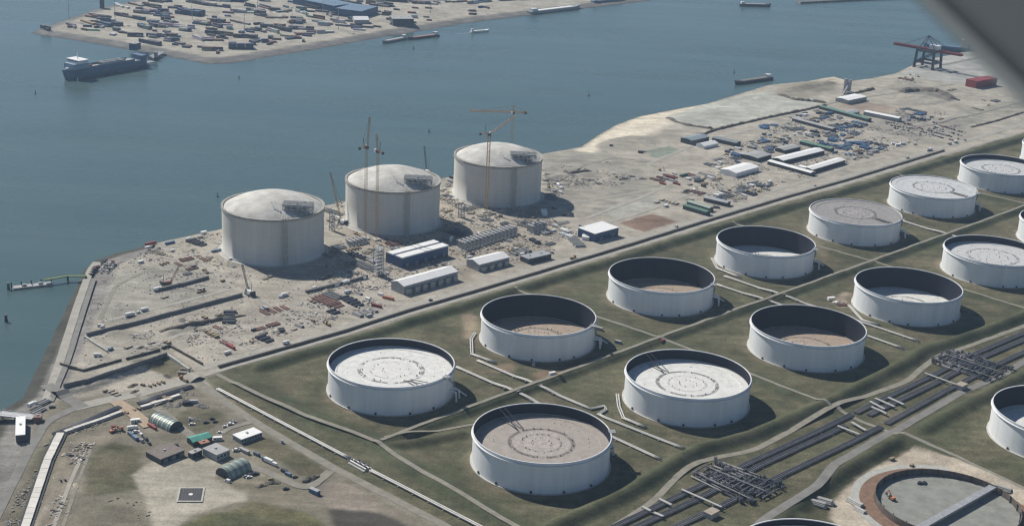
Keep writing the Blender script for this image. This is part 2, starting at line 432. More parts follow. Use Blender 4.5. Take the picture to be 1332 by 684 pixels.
# colour zones: (polygon, colour, edge softness, warp amplitude, grassiness)
SG = (0.36, 0.333, 0.28)
def circle(px, py, r, k=24, asp=1.0):
    c = st(px, py)
    return [('s', c[0] + r * math.cos(2 * math.pi * i / k), c[1] + asp * r * math.sin(2 * math.pi * i / k)) for i in range(k)]
SANDC = (0.47, 0.415, 0.325); GRS = (0.106, 0.103, 0.063)
ZONES = [
    ([(60, 520), (250, 500), (330, 545), (430, 603), (580, 684), (700, 760), ('s', -400, 500), ('s', -700, 500), (-60, 560)], (0.195, 0.178, 0.138), 8, 8, 0.15),
    ([*[(x, y + 6.5) for x, y in MAINL], ('s', 2600, -60), ('s', 2600, 900), ('s', -105, 900), (580, 684), (430, 603), (330, 545)], GRS, 3, 3, 1),
    # construction platform tones
    ([(126, 412), (138, 362), (175, 345), (240, 345), (285, 372), (255, 392), (150, 418)], (0.297, 0.283, 0.244), 10, 14, 0),
    ([(700, 205), (790, 185), (850, 240), (830, 265), (760, 285), (700, 262)], (0.308, 0.289, 0.247), 14, 18, 0),
    ([(420, 350), (600, 300), (700, 275), (740, 310), (560, 385), (440, 400)], (0.302, 0.270, 0.221), 16, 24, 0),
    ([(455, 300), (590, 262), (600, 300), (480, 330)], (0.354, 0.308, 0.244), 10, 14, 0),
    ([(110, 455), (150, 430), (240, 440), (225, 452), (160, 470), (110, 482)], (0.312, 0.294, 0.249), 6, 10, 0),
    ([(180, 470), (218, 462), (248, 484), (220, 492), (190, 480)], (0.157, 0.146, 0.096), 3, 6, .6),
    ([(280, 420), (440, 360), (600, 340), (500, 395), (330, 450), (290, 455)], (0.365, 0.335, 0.284), 12, 20, 0),
    # shore sands
    ([(750, 196), (778, 172), (800, 158), (830, 147), (870, 139), (935, 127), (880, 152), (866, 168), (800, 186), (770, 198)], (0.62, 0.56, 0.45), 8, 14, 0),
    ([(880, 150), (960, 128), (1060, 100), (1090, 96), (1100, 108), (1000, 116), (930, 133)], (0.54, 0.485, 0.39), 10, 14, 0),
    ([(872, 152), (893, 141), (960, 123), (1010, 116), (1062, 131), (1058, 140), (928, 167), (885, 162)], (0.402, 0.405, 0.357), 5, 6, 0),
    (circle(817, 187, 46, asp=.62), (0.297, 0.279, 0.232), 4, 6, 0),
    ([(838, 196), (872, 190), (889, 197), (853, 206)], (0.224, 0.254, 0.204), 3, 3, 0),
    ([(806, 290), (850, 278), (884, 288), (838, 303)], (0.224, 0.157, 0.119), 2, 3, 0),
    ([(790, 268), (840, 256), (870, 262), (800, 282)], (0.375, 0.373, 0.328), 6, 10, 0),
    ([(1000, 118), (1030, 106), (1085, 100), (1090, 118), (1040, 128), (1010, 124)], (0.251, 0.232, 0.187), 8, 14, 0),
    ([(1160, 115), (1190, 112), (1240, 120), (1238, 132), (1190, 128)], (0.208, 0.200, 0.171), 8, 12, 0),
    ([(1165, 96), (1210, 78), (1265, 66), (1400, 40), (1400, 100), (1300, 112), (1230, 108)], (0.354, 0.356, 0.328), 8, 8, 0),
    ([(1130, 160), (1180, 150), (1250, 155), (1260, 175), (1180, 180), (1140, 175)], (0.282, 0.265, 0.232), 8, 14, 0),
    ([(1240, 150), (1332, 125), (1400, 105), (1400, 118), (1332, 140), (1250, 168)], (0.292, 0.281, 0.232), 8, 10, 0),
    ([(1100, 128), (1170, 140), (1150, 150), (1095, 138)], (0.312, 0.254, 0.204), 8, 10, 0),
    # lower left
    ([(118, 592), (150, 575), (178, 590), (184, 615), (178, 635), (150, 640), (110, 645)], (0.125, 0.118, 0.074), 2.5, 6, .9),
    ([(170, 617), (195, 600), (255, 596), (300, 600), (330, 628), (318, 650), (250, 668), (215, 700), (196, 684), (186, 645)], (0.362, 0.335, 0.273), 1.5, 3, 0),
    ([(225, 690), (262, 672), (330, 655), (400, 665), (440, 700), (420, 740), (240, 740)], (0.121, 0.120, 0.058), 2.5, 8, 1),
    ([(428, 662), (452, 655), (500, 668), (545, 690), (520, 715), (440, 700)], (0.082, 0.075, 0.063), 2.0, 4, 0),
    ([(400, 640), (440, 625), (520, 665), (560, 690), (500, 668), (430, 660)], (0.241, 0.210, 0.173), 2.5, 8, .1),
    ([(215, 552), (250, 528), (285, 535), (300, 548), (262, 562), (235, 560)], (0.145, 0.132, 0.089), 2.5, 6, .8),
    ([(318, 580), (345, 566), (385, 590), (430, 618), (400, 622), (365, 600)], (0.118, 0.106, 0.068), 2.5, 4, .9),
    ([(270, 620), (330, 605), (400, 640), (380, 660), (320, 640)], (0.227, 0.205, 0.152), 2.5, 8, .3),
    ([(0, 585), (28, 575), (10, 625), (-60, 720), (-80, 620)], (0.164, 0.150, 0.105), 2.5, 6, .7),
    ([(90, 600), (115, 590), (100, 640), (70, 684), (40, 684)], (0.318, 0.290, 0.236), 2.5, 6, 0),
    ([(150, 660), (190, 655), (200, 690), (140, 690)], (0.193, 0.172, 0.131), 2.5, 8, .2),
    # bare sand round the tank under construction, and scars in the grass
    ([(1185, 583), (1150, 600), (1110, 625), (1082, 652), (1078, 668), (1100, 720), (1400, 800), (1400, 668), (1332, 637), (1250, 606)], (0.454, 0.400, 0.320), 2, 3, 0),
    ([(600, 410), (612, 405), (622, 412), (618, 440), (604, 440)], (0.246, 0.200, 0.142), 3, 5, .2),
    ([(45, 600), (66, 572), (72, 580), (52, 620), (30, 684), (8, 700), (14, 670)], (0.135, 0.122, 0.085), 3, 6, .5),
    ([(104, 588), (116, 586), (108, 610), (92, 640), (80, 684), (62, 684), (80, 640)], (0.155, 0.14, 0.105), 3, 6, .4),
    ([(95, 574), (135, 562), (170, 560), (120, 580), (100, 600), (70, 684), (48, 684)], (0.30, 0.26, 0.20), 5, 8, 0),
    (circle(655, 478, 12, asp=.7), (0.232, 0.180, 0.126), 4, 6, .2),
    ([(690, 485), (715, 478), (740, 484), (728, 495), (700, 494)], (0.227, 0.165, 0.116), 3, 5, .2),
    ([(1080, 392), (1100, 380), (1113, 383), (1112, 398), (1090, 400)], (0.309, 0.260, 0.200), 3, 4, .2),
    ([(1040, 300), (1052, 288), (1060, 310), (1085, 330), (1070, 335), (1045, 318)], (0.193, 0.175, 0.121), 5, 8, .4),
]
for sx in (0, 1, 2, 3, 4, 5, 6):
    for ty in (0, 1):
        c = (sx * SPS, ty * SPT)
        ZONES.append(([('s', c[0] + 47.5 * math.cos(k * .3142), c[1] + 47.5 * math.sin(k * .3142)) for k in range(20)], (0.155, 0.135, 0.092), 3, 5, .35))

def colours(s, t, far=False):
    n = s.size
    colr = np.tile(np.array([*SG, 0.0]), (n, 1))
    if far: colr[:] = (0.36, 0.335, 0.28, 0)
    warp = fbm(s, t, 30, 11, 4) * 2
    if not far:
        for pl, c, soft, amp, gr in ZONES:
            P_ = poly(pl); m_ = soft + amp + 5
            k = (s > P_[:, 0].min() - m_) & (s < P_[:, 0].max() + m_) & (t > P_[:, 1].min() - m_) & (t < P_[:, 1].max() + m_)
            if not k.any(): continue
            sd = poly_sd(s[k], t[k], P_) + warp[k] * amp
            a = np.clip(sd / soft * 0.5 + 0.5, 0, 1); a = (a * a * (3 - 2 * a))[:, None]
            colr[k] = colr[k] * (1 - a) + np.array([*c, gr]) * a
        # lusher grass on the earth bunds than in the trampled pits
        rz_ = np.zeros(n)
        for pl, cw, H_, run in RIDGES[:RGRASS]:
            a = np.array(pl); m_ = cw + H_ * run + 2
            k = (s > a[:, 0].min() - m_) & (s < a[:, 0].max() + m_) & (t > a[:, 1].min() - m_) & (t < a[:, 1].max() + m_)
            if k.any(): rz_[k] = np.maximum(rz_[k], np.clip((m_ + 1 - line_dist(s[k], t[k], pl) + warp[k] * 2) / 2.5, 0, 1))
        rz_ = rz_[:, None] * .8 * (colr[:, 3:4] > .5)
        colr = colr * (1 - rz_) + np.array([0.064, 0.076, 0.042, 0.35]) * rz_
    return colr

def make_ground(name, S, T, land, far):
    s, t = np.meshgrid(S, T); sh = s.shape; s = s.ravel(); t = t.ravel()
    sd = poly_sd(s, t, land) + fbm(s, t, 9, 3, 2) * (2.0 if not far else 4.0)
    z = height(s, t) if not far else np.full(s.shape, 1.0)
    # bank width: stone revetment left and along the works, flat beach further right
    if not far:
        bw = np.where(s < 40, 30.0, np.where(s < 610, 9.0, np.where(s < 1350, 38.0, 7.0)))
        k = np.clip((s - 560) / 120, 0, 1) * (s < 1350)
        bw = np.where((s > 560) & (s < 700), 9 + (38 - 9) * k, bw)
    else:
        bw = np.full(s.shape, 26.0)
    top = z
    zz = np.where(sd > 0, WATER_Z + (top - WATER_Z) * np.clip(sd / bw, 0, 1), np.maximum(WATER_Z + sd * 0.25, WATER_Z - 6))
    zz = np.where(sd > bw, top, zz)
    z = zz
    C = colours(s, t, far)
    wet = np.clip(1 - (sd - 1) / 4, 0, 1)[:, None]
    if not far:
        stone = ((s < 40) & (sd < 28)).astype(float) * np.clip((28 - sd) / 3, 0, 1)
        stone = np.maximum(stone, ((s >= 40) & (s < 610) & (sd < 8)).astype(float) * .9)
        stone = stone[:, None]
        C = C * (1 - stone) + np.array([0.225, 0.215, 0.20, 0]) * stone
        dk = np.where((s < 40), 1.0, 0.5)[:, None]
        wetc = np.where((s < 610)[:, None], np.array([0.075, 0.075, 0.062, 0]), np.array([0.30, 0.26, 0.195, 0]))
        wet = np.where((s < 40)[:, None], np.clip(1 - (sd - 8) / 2.5, 0, 1)[:, None], wet)
        C = C * (1 - wet) + wetc * wet
    else:
        stone = np.clip((26 - sd) / 4, 0, 1)[:, None]
        C = C * (1 - stone) + np.array([0.17, 0.165, 0.155, 0]) * stone
        C = C * (1 - wet) + np.array([0.07, 0.07, 0.06, 0]) * wet
    nx, ny = len(S), len(T)
    idx = np.arange(nx * ny).reshape(ny, nx)
    quads = np.stack([idx[:-1, :-1], idx[1:, :-1], idx[1:, 1:], idx[:-1, 1:]], -1).reshape(-1, 4)
    keep = (sd[quads] > -30).any(1)
    quads = quads[keep]
    used = np.unique(quads); rem = np.full(nx * ny, -1); rem[used] = np.arange(used.size)
    quads = rem[quads]
    W = A0 + s[used, None] * EV + t[used, None] * NV
    co = np.column_stack([W, z[used]]).astype(np.float32)
    me = bpy.data.meshes.new(name)
    me.vertices.add(len(co)); me.vertices.foreach_set('co', co.ravel())
    me.loops.add(quads.size); me.loops.foreach_set('vertex_index', quads.ravel().astype(np.int32))
    me.polygons.add(len(quads)); me.polygons.foreach_set('loop_start', np.arange(0, quads.size, 4, dtype=np.int32))
    me.polygons.foreach_set('loop_total', np.full(len(quads), 4, dtype=np.int32))
    me.update(calc_edges=True)
    me.polygons.foreach_set('use_smooth', np.ones(len(quads), bool))
    ca = me.color_attributes.new('ground', 'FLOAT_COLOR', 'POINT')
    ca.data.foreach_set('color', C[used].astype(np.float32).ravel())
    o = bpy.data.objects.new(name, me); col.objects.link(o)
    return structure(o)

def ground_material():
    M = bpy.data.materials.new('ground_surface'); M.use_nodes = True
    N = M.node_tree.nodes; Lk = M.node_tree.links; b = N['Principled BSDF']
    b.inputs['Roughness'].default_value = 0.95; b.inputs['Specular IOR Level'].default_value = 0.15
    at = N.new('ShaderNodeAttribute'); at.attribute_name = 'ground'
    geo = N.new('ShaderNodeNewGeometry')
    def noise(sc, det, rough=0.6, rot=None, stretch=None):
        nz = N.new('ShaderNodeTexNoise'); nz.inputs['Scale'].default_value = sc; nz.inputs['Detail'].default_value = det; nz.inputs['Roughness'].default_value = rough
        if rot is not None:
            mp = N.new('ShaderNodeMapping'); mp.inputs['Rotation'].default_value = (0, 0, rot); mp.inputs['Scale'].default_value = stretch
            Lk.new(geo.outputs['Position'], mp.inputs[0]); Lk.new(mp.outputs[0], nz.inputs['Vector'])
        else: Lk.new(geo.outputs['Position'], nz.inputs['Vector'])
        return nz.outputs[0]
    def rng(sock, a, b_, lo, hi):
        mr = N.new('ShaderNodeMapRange'); mr.inputs[1].default_value = a; mr.inputs[2].default_value = b_; mr.inputs[3].default_value = lo; mr.inputs[4].default_value = hi
        Lk.new(sock, mr.inputs[0]); return mr.outputs[0]
    def mul(a, b_):
        mt = N.new('ShaderNodeMath'); mt.operation = 'MULTIPLY'; Lk.new(a, mt.inputs[0])
        if isinstance(b_, float): mt.inputs[1].default_value = b_
        else: Lk.new(b_, mt.inputs[1])
        return mt.outputs[0]
    big = rng(noise(0.012, 5), .3, .7, 0.86, 1.12)
    midn = rng(noise(0.07, 6, .7), .3, .7, 0.80, 1.18)
    trk = rng(noise(0.10, 5, .6, -ANG, (0.18, 1.6, 1)), .32, .68, 0.87, 1.10)
    trk2 = rng(noise(0.09, 5, .6, -ANG - 1.1, (0.2, 1.5, 1)), .32, .68, 0.9, 1.08)
    fine = rng(noise(0.55, 5, .7), .25, .75, 0.72, 1.26)
    grain = rng(noise(2.2, 3, .7), .3, .7, 0.80, 1.2)
    patch = rng(noise(0.03, 7, .72), .40, .60, 0.82, 1.12)
    k = mul(mul(mul(mul(mul(mul(big, midn), trk), trk2), fine), grain), patch)
    gx = N.new('ShaderNodeMix'); gx.data_type = 'FLOAT'; Lk.new(at.outputs['Alpha'], gx.inputs[0]); gx.inputs[2].default_value = 1.0
    Lk.new(mul(rng(noise(0.16, 6, .75), .3, .7, .72, 1.28), rng(noise(0.9, 4, .7), .3, .7, .7, 1.3)), gx.inputs[3]); k = mul(k, gx.outputs[0])
    # grass: olive to brown drift
    gmix = N.new('ShaderNodeMix'); gmix.data_type = 'RGBA'; gmix.blend_type = 'MIX'
    gm = mul(rng(noise(0.022, 6, .65), .44, .62, 0, 1), at.outputs['Alpha'])
    gm = mul(gm, 0.55)
    Lk.new(gm, gmix.inputs[0]); Lk.new(at.outputs['Color'], gmix.inputs['A']); gmix.inputs['B'].default_value = (0.150, 0.124, 0.084, 1)
    g2 = N.new('ShaderNodeMix'); g2.data_type = 'RGBA'
    gg = mul(mul(rng(noise(0.03, 5, .6, 0.4, (1, 1.3, 1)), .46, .60, 0, 1), at.outputs['Alpha']), 0.7)
    Lk.new(gg, g2.inputs[0]); Lk.new(gmix.outputs['Result'], g2.inputs['A']); g2.inputs['B'].default_value = (0.066, 0.073, 0.041, 1)
    mx = N.new('ShaderNodeMix'); mx.data_type = 'RGBA'; mx.blend_type = 'MULTIPLY'; mx.inputs[0].default_value = 1
    Lk.new(g2.outputs['Result'], mx.inputs['A']); Lk.new(k, mx.inputs['B'])
    Lk.new(mx.outputs['Result'], b.inputs['Base Color'])
    bp = N.new('ShaderNodeBump'); bp.inputs['Strength'].default_value = 0.5; bp.inputs['Distance'].default_value = 0.35
    Lk.new(noise(0.4, 6, .7), bp.inputs['Height']); Lk.new(bp.outputs[0], b.inputs['Normal'])
    return M
GM = ground_material()
def axis(lo, hi, step, out_lo, out_hi):
    a = np.arange(lo, hi + .1, step); pre = []; x = lo; d = step
    while x > out_lo: d *= 1.35; x -= d; pre.append(x)
    post = []; x = a[-1]; d = step
    while x < out_hi: d *= 1.35; x += d; post.append(x)
    return np.array(pre[::-1] + list(a) + post)
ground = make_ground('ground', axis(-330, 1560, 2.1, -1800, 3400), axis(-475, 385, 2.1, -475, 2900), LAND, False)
ground.data.materials.append(GM)
fground = make_ground('far_ground', axis(380, 1950, 7.0, 380, 3400), axis(-1800, -955, 7.0, -2900, -940), FARL, True)
fground.data.materials.append(GM)

# water: one sheet to the horizon
def water_material():
    M = bpy.data.materials.new('harbour_water'); M.use_nodes = True
    N = M.node_tree.nodes; Lk = M.node_tree.links; b = N['Principled BSDF']
    b.inputs['IOR'].default_value = 1.33
    geo = N.new('ShaderNodeNewGeometry')
    def noise(sc, det, mapscale, rot=0.0, rough=.6):
        mp = N.new('ShaderNodeMapping'); mp.inputs['Scale'].default_value = mapscale; mp.inputs['Rotation'].default_value = (0, 0, rot)
        Lk.new(geo.outputs['Position'], mp.inputs[0])
        nz = N.new('ShaderNodeTexNoise'); nz.inputs['Scale'].default_value = sc; nz.inputs['Detail'].default_value = det; nz.inputs['Roughness'].default_value = rough
        Lk.new(mp.outputs[0], nz.inputs['Vector']); return nz.outputs[0]
    rp = N.new('ShaderNodeValToRGB')
    rp.color_ramp.elements[0].position = .3; rp.color_ramp.elements[1].position = .72
    rp.color_ramp.elements[0].color = (0.045, 0.084, 0.083, 1); rp.color_ramp.elements[1].color = (0.062, 0.105, 0.101, 1)
    Lk.new(noise(0.006, 6, (0.35, 2.0, 1), 0.45), rp.inputs[0]); Lk.new(rp.outputs[0], b.inputs['Base Color'])
    mr = N.new('ShaderNodeMapRange'); mr.inputs[1].default_value = .35; mr.inputs[2].default_value = .65; mr.inputs[3].default_value = .20; mr.inputs[4].default_value = .30
    Lk.new(noise(0.006, 6, (0.35, 2.2, 1), 0.25), mr.inputs[0]); Lk.new(mr.outputs[0], b.inputs['Roughness'])
    bp = N.new('ShaderNodeBump'); bp.inputs['Strength'].default_value = 0.22; bp.inputs['Distance'].default_value = 0.9
    Lk.new(noise(0.10, 7, (1.0, 2.0, 1), 0.5, .68), bp.inputs['Height']); Lk.new(bp.outputs[0], b.inputs['Normal'])
    return M
wm = MB(); R_ = 30000
wm._add([(-R_, -R_, WATER_Z), (R_, -R_, WATER_Z), (R_, R_, WATER_Z), (-R_, R_, WATER_Z)], [(0, 1, 2, 3)])
water = structure(wm.build('water', water_material()))

# roads and paths: ribbons draped on the ground
def ribbon(name, pts, width, material, dz=0.10, z=0.0, step=3.0):
    pl = np.array([(q[1], q[2]) if q[0] == 's' else st(q[0], q[1], z) for q in pts])
    # smooth resample
    d = np.r_[0, np.cumsum(np.hypot(*np.diff(pl, axis=0).T))]
    k = np.linspace(0, d[-1], max(3, int(d[-1] / step)))
    s = np.interp(k, d, pl[:, 0]); t = np.interp(k, d, pl[:, 1])
    w = 7
    if len(s) > 3 * w:
        ker = np.ones(w) / w
        sp_, tp_ = np.pad(s, w // 2, 'edge'), np.pad(t, w // 2, 'edge')
        s2, t2 = np.convolve(sp_, ker, 'valid'), np.convolve(tp_, ker, 'valid')
        s2[0], t2[0], s2[-1], t2[-1] = s[0], t[0], s[-1], t[-1]; s, t = s2, t2
    ds, dt = np.gradient(s), np.gradient(t); ln = np.hypot(ds, dt) + 1e-9
    ns, nt = -dt / ln, ds / ln
    wid = width * (1 + 0.18 * fbm(s, t, 25, 77, 3))
    rows = []
    for u in (-.5, -.17, .17, .5):
        S_, T_ = s + ns * wid * u, t + nt * wid * u
        rows.append((S_, T_, height(S_, T_)))
    zc = np.max([r[2] for r in rows], axis=0)
    mb = MB(); n = len(s); vs = []
    for S_, T_, Z_ in rows:
        W = A0 + S_[:, None] * EV + T_[:, None] * NV
        vs += [(W[i, 0], W[i, 1], zc[i] + dz + 0.02) for i in range(n)]
    fs = [(r * n + i, r * n + i + 1, (r + 1) * n + i + 1, (r + 1) * n + i) for r in range(3) for i in range(n - 1)]
    mb._add(vs, fs)
    o = mb.build(name, material)
    return structure(o)
ribbon('main_road', [(x, y - 5.5) for x, y in MAINL], 8, ROADM)
ribbon('service_road', [(x + 2, y + 3.8) for x, y in MAINL], 3.4, ROADM, dz=.14)
ribbon('perimeter_road', [(258, 497), (330, 548), (430, 606), (580, 684), (700, 746)], 6.0, PATHM, dz=.12)
ribbon('bund_path', [(282, 486), (330, 512), (400, 545), (460, 566), (492, 578), (520, 600), (600, 645), (650, 676), (740, 725)], 3.6, PATHM, dz=.14)
ribbon('bund_path', [('s', -60, 60), ('s', 225, 60), ('s', 520, 63), ('s', 820, 66), ('s', 1200, 66)], 3.0, PATHM, dz=.17)
for sx in (212, 506, 800):
    ribbon('bund_path', [('s', sx - 8, -88), ('s', sx + 4, 60), ('s', sx, 214)], 3.2, PATHM, dz=.20)
ribbon('bund_path', [(500, 574), (560, 562), (610, 553), (650, 545)], 2.2, PATHM, dz=.2)
ribbon('corridor_path', [(740, 716), (800, 684), (850, 652), (880, 620), (905, 602), (930, 595), (980, 586), (1085, 530), (1180, 496), (1200, 478), (1222, 462), (1255, 452), (1332, 424), (1400, 398)], 4.6, PATHM, dz=.15)
ribbon('corridor_road', [(985, 688), (1040, 655), (1064, 640), (1085, 612), (1160, 563), (1250, 510), (1300, 490), (1332, 470), (1400, 435)], 6.0, ASPH, dz=.15)
ribbon('corridor_path', [(1085, 530), (1120, 548), (1160, 563)], 3.6, PATHM, dz=.22)
ribbon('bund_path', [(1160, 563), (1240, 595), (1332, 639), (1420, 688)], 3.6, PATHM, dz=.18)
ribbon('site_road', [(262, 489), (225, 500), (180, 512), (130, 522), (95, 530)], 10, ROADM, dz=.12)
ribbon('site_road', [(105, 527), (60, 548), (38, 585), (18, 625), (-20, 700)], 6, ASPH, dz=.16)
ribbon('shore_road', [(60, 520), (78, 470), (100, 400), (117, 352), (126, 341)], 6, ROADM, dz=.12)
ribbon('shore_road', [(66, 522), (88, 470), (108, 405), (122, 362)], 4, ASPH, dz=.16)
ribbon('haul_track', [(60, 500), (108, 530)], 9, ASPH, dz=.2)
ribbon('haul_track', [(180, 512), (205, 530), (240, 560), (280, 590), (350, 615), (400, 637), (430, 612)], 6, PATHM, dz=.16)
ribbon('haul_track', [(330, 548), (300, 556), (270, 575)], 4, PATHM, dz=.2)
ribbon('haul_track', [(320, 385), (270, 350), (262, 335), (290, 312)], 4, ROADM, dz=.13)
ribbon('haul_track', [(340, 390), (405, 425)], 4, ROADM, dz=.15)
ribbon('haul_track', [(760, 285), (840, 255), (880, 235), (840, 215), (905, 188), (990, 165), (1075, 150)], 4.5, ROADM, dz=.14)
ribbon('haul_track', [(780, 293), (840, 275), (905, 250)], 4, ROADM, dz=.16)
ribbon('quay_road', [(1225, 85), (1260, 78), (1300, 70)], 6, ASPH, dz=.14)
ribbon('haul_track', [(1180, 168), (1230, 160), (1332, 132)], 3, ASPH, dz=.16)

for pts, w_, m_ in [([(112, 441), (150, 455), (205, 448), (240, 432), (300, 440), (330, 455)], 4, ROADM), ([(130, 415), (150, 372), (190, 352), (250, 352)], 3.2, PATHM), ([(135, 418), (200, 402), (300, 376)], 3.4, ROADM),
                    ([(420, 330), (450, 318), (500, 300), (560, 292)], 4, ROADM), ([(700, 268), (760, 262), (830, 250), (870, 245)], 3.5, ROADM), ([(720, 240), (760, 215), (800, 205), (850, 212)], 3.2, PATHM), ([(1100, 185), (1140, 178), (1200, 160)], 4, ROADM),
                    ([(1000, 250), (1060, 232), (1110, 214), (1150, 205)], 5, ROADM), ([(1060, 140), (1100, 130), (1160, 122), (1240, 110)], 4, PATHM), ([(110, 585), (90, 630), (70, 684)], 2.5, ROADM), ([(118, 584), (100, 630), (82, 684)], 2.0, PATHM)]:
    ribbon('haul_track', pts, w_, m_, dz=.11)

# ------------------------------------------------------------------ crude oil tanks
def deck_mat(name, c, stain):
    """floating roof deck: rings of standing water and rust at fixed radii"""
    if name in MATS: return MATS[name]
    M = bpy.data.materials.new(name); M.use_nodes = True
    N = M.node_tree.nodes; Lk = M.node_tree.links; b = N['Principled BSDF']
    b.inputs['Roughness'].default_value = 0.7
    tc = N.new('ShaderNodeTexCoord')
    oi = N.new('ShaderNodeObjectInfo')
    off = N.new('ShaderNodeVectorMath'); off.operation = 'ADD'
    sc = N.new('ShaderNodeVectorMath'); sc.operation = 'SCALE'; sc.inputs['Scale'].default_value = 90.0
    cb = N.new('ShaderNodeCombineXYZ'); Lk.new(oi.outputs['Random'], cb.inputs[0]); Lk.new(oi.outputs['Random'], cb.inputs[1])
    Lk.new(cb.outputs[0], sc.inputs[0]); Lk.new(tc.outputs['Object'], off.inputs[0]); Lk.new(sc.outputs[0], off.inputs[1])
    fl = N.new('ShaderNodeVectorMath'); fl.operation = 'MULTIPLY'; fl.inputs[1].default_value = (1, 1, 0); Lk.new(tc.outputs['Object'], fl.inputs[0])
    ln = N.new('ShaderNodeVectorMath'); ln.operation = 'LENGTH'; Lk.new(fl.outputs[0], ln.inputs[0])
    nz = N.new('ShaderNodeTexNoise'); nz.inputs['Scale'].default_value = 0.22; nz.inputs['Detail'].default_value = 6; nz.inputs['Roughness'].default_value = .7
    Lk.new(off.outputs[0], nz.inputs['Vector'])
    def math_(op, a, b_):
        q = N.new('ShaderNodeMath'); q.operation = op
        for i, x in enumerate((a, b_)):
            if isinstance(x, (int, float)): q.inputs[i].default_value = x
            else: Lk.new(x, q.inputs[i])
        return q.outputs[0]
    def ring(r, w, thr):
        r = math_('ADD', math_('MULTIPLY', oi.outputs['Random'], 4.0), r - 2.0); thr = math_('ADD', math_('MULTIPLY', oi.outputs['Random'], .07), thr - .08)
        d = math_('ABSOLUTE', math_('SUBTRACT', ln.outputs['Value'], r), 0)
        d = math_('SUBTRACT', 1.0, math_('DIVIDE', d, w))
        d = math_('MAXIMUM', d, 0)
        return math_('MULTIPLY', math_('MINIMUM', math_('MULTIPLY', d, 2.0), 1.0), math_('GREATER_THAN', nz.outputs[0], thr))
    k = math_('MAXIMUM', math_('MULTIPLY', ring(20.0, 1.7, 0.5), 0.9), math_('MULTIPLY', ring(12.5, 1.1, 0.54), 0.5))
    rp = N.new('ShaderNodeValToRGB'); rp.color_ramp.elements[0].position = .35; rp.color_ramp.elements[1].position = .65
    rp.color_ramp.elements[0].color = (*[x * .82 for x in c], 1); rp.color_ramp.elements[1].color = (*[min(1, x * 1.06) for x in c], 1)
    Lk.new(nz.outputs[0], rp.inputs[0])
    n2 = N.new('ShaderNodeTexNoise'); n2.inputs['Scale'].default_value = 0.5; n2.inputs['Detail'].default_value = 5; n2.inputs['Roughness'].default_value = .8
    Lk.new(off.outputs[0], n2.inputs['Vector'])
    md = math_('MULTIPLY', math_('MULTIPLY', math_('GREATER_THAN', n2.outputs[0], .53), math_('LESS_THAN', ln.outputs['Value'], 17.5)), .4)
    m0 = N.new('ShaderNodeMix'); m0.data_type = 'RGBA'; Lk.new(md, m0.inputs[0]); Lk.new(rp.outputs[0], m0.inputs['A']); m0.inputs['B'].default_value = (0.55, 0.50, 0.48, 1)
    mx = N.new('ShaderNodeMix'); mx.data_type = 'RGBA'; Lk.new(k, mx.inputs[0]); Lk.new(m0.outputs['Result'], mx.inputs['A']); mx.inputs['B'].default_value = (*stain, 1)
    Lk.new(mx.outputs['Result'], b.inputs['Base Color'])
    MATS[name] = M
    return M
DECKS = {'white': deck_mat('white_roof_deck', (0.64, 0.645, 0.62), (0.14, 0.14, 0.13)),
         'light': deck_mat('light_grey_roof_deck', (0.50, 0.51, 0.51), (0.16, 0.165, 0.16)),
         'tan': deck_mat('tan_roof_deck', (0.34, 0.27, 0.21), (0.13, 0.12, 0.10)),
         'brown': deck_mat('dusty_brown_roof_deck', (0.33, 0.295, 0.262), (0.11, 0.095, 0.085)),
         'grey': deck_mat('dull_grey_roof_deck', (0.27, 0.255, 0.245), (0.10, 0.10, 0.10))}
def arc(r, a0, a1, z0, z1, n):
    return [(r * math.cos(a0 + (a1 - a0) * k / n), r * math.sin(a0 + (a1 - a0) * k / n), z0 + (z1 - z0) * k / n) for k in range(n + 1)]
shell_mesh = {}
def shared(key, fn):
    """one mesh for alike parts"""
    def mk(name, material, parent, smooth=False):
        if key not in shell_mesh:
            o = fn().build(name, material, parent, smooth); shell_mesh[key] = o.data
            return o
        o = bpy.data.objects.new(name, shell_mesh[key]); col.objects.link(o); o.parent = parent
        return o
    return mk
R, H = TR, TH
mk_shell = shared('shell', lambda: MB().lathe([(R, 0), (R, 4), (R, 8), (R, 12), (R, 16), (R, H - .35)], 128))
mk_girder = shared('girder', lambda: MB().lathe([(R + .02, H - 2.0), (R + 1.05, H - 2.0), (R + 1.05, H - 1.85), (R + .02, H - 1.7)], 128, True))
mk_rim = shared('rim', lambda: MB().lathe([(R - .25, H - .5), (R + .35, H - .5), (R + .35, H), (R - .25, H)], 128, True))
mk_found = shared('found', lambda: MB().lathe([(R - .1, .04), (R + 1.3, .04), (R + 1.3, .42), (R - .1, .42)], 96, True))
mk_inner = {}
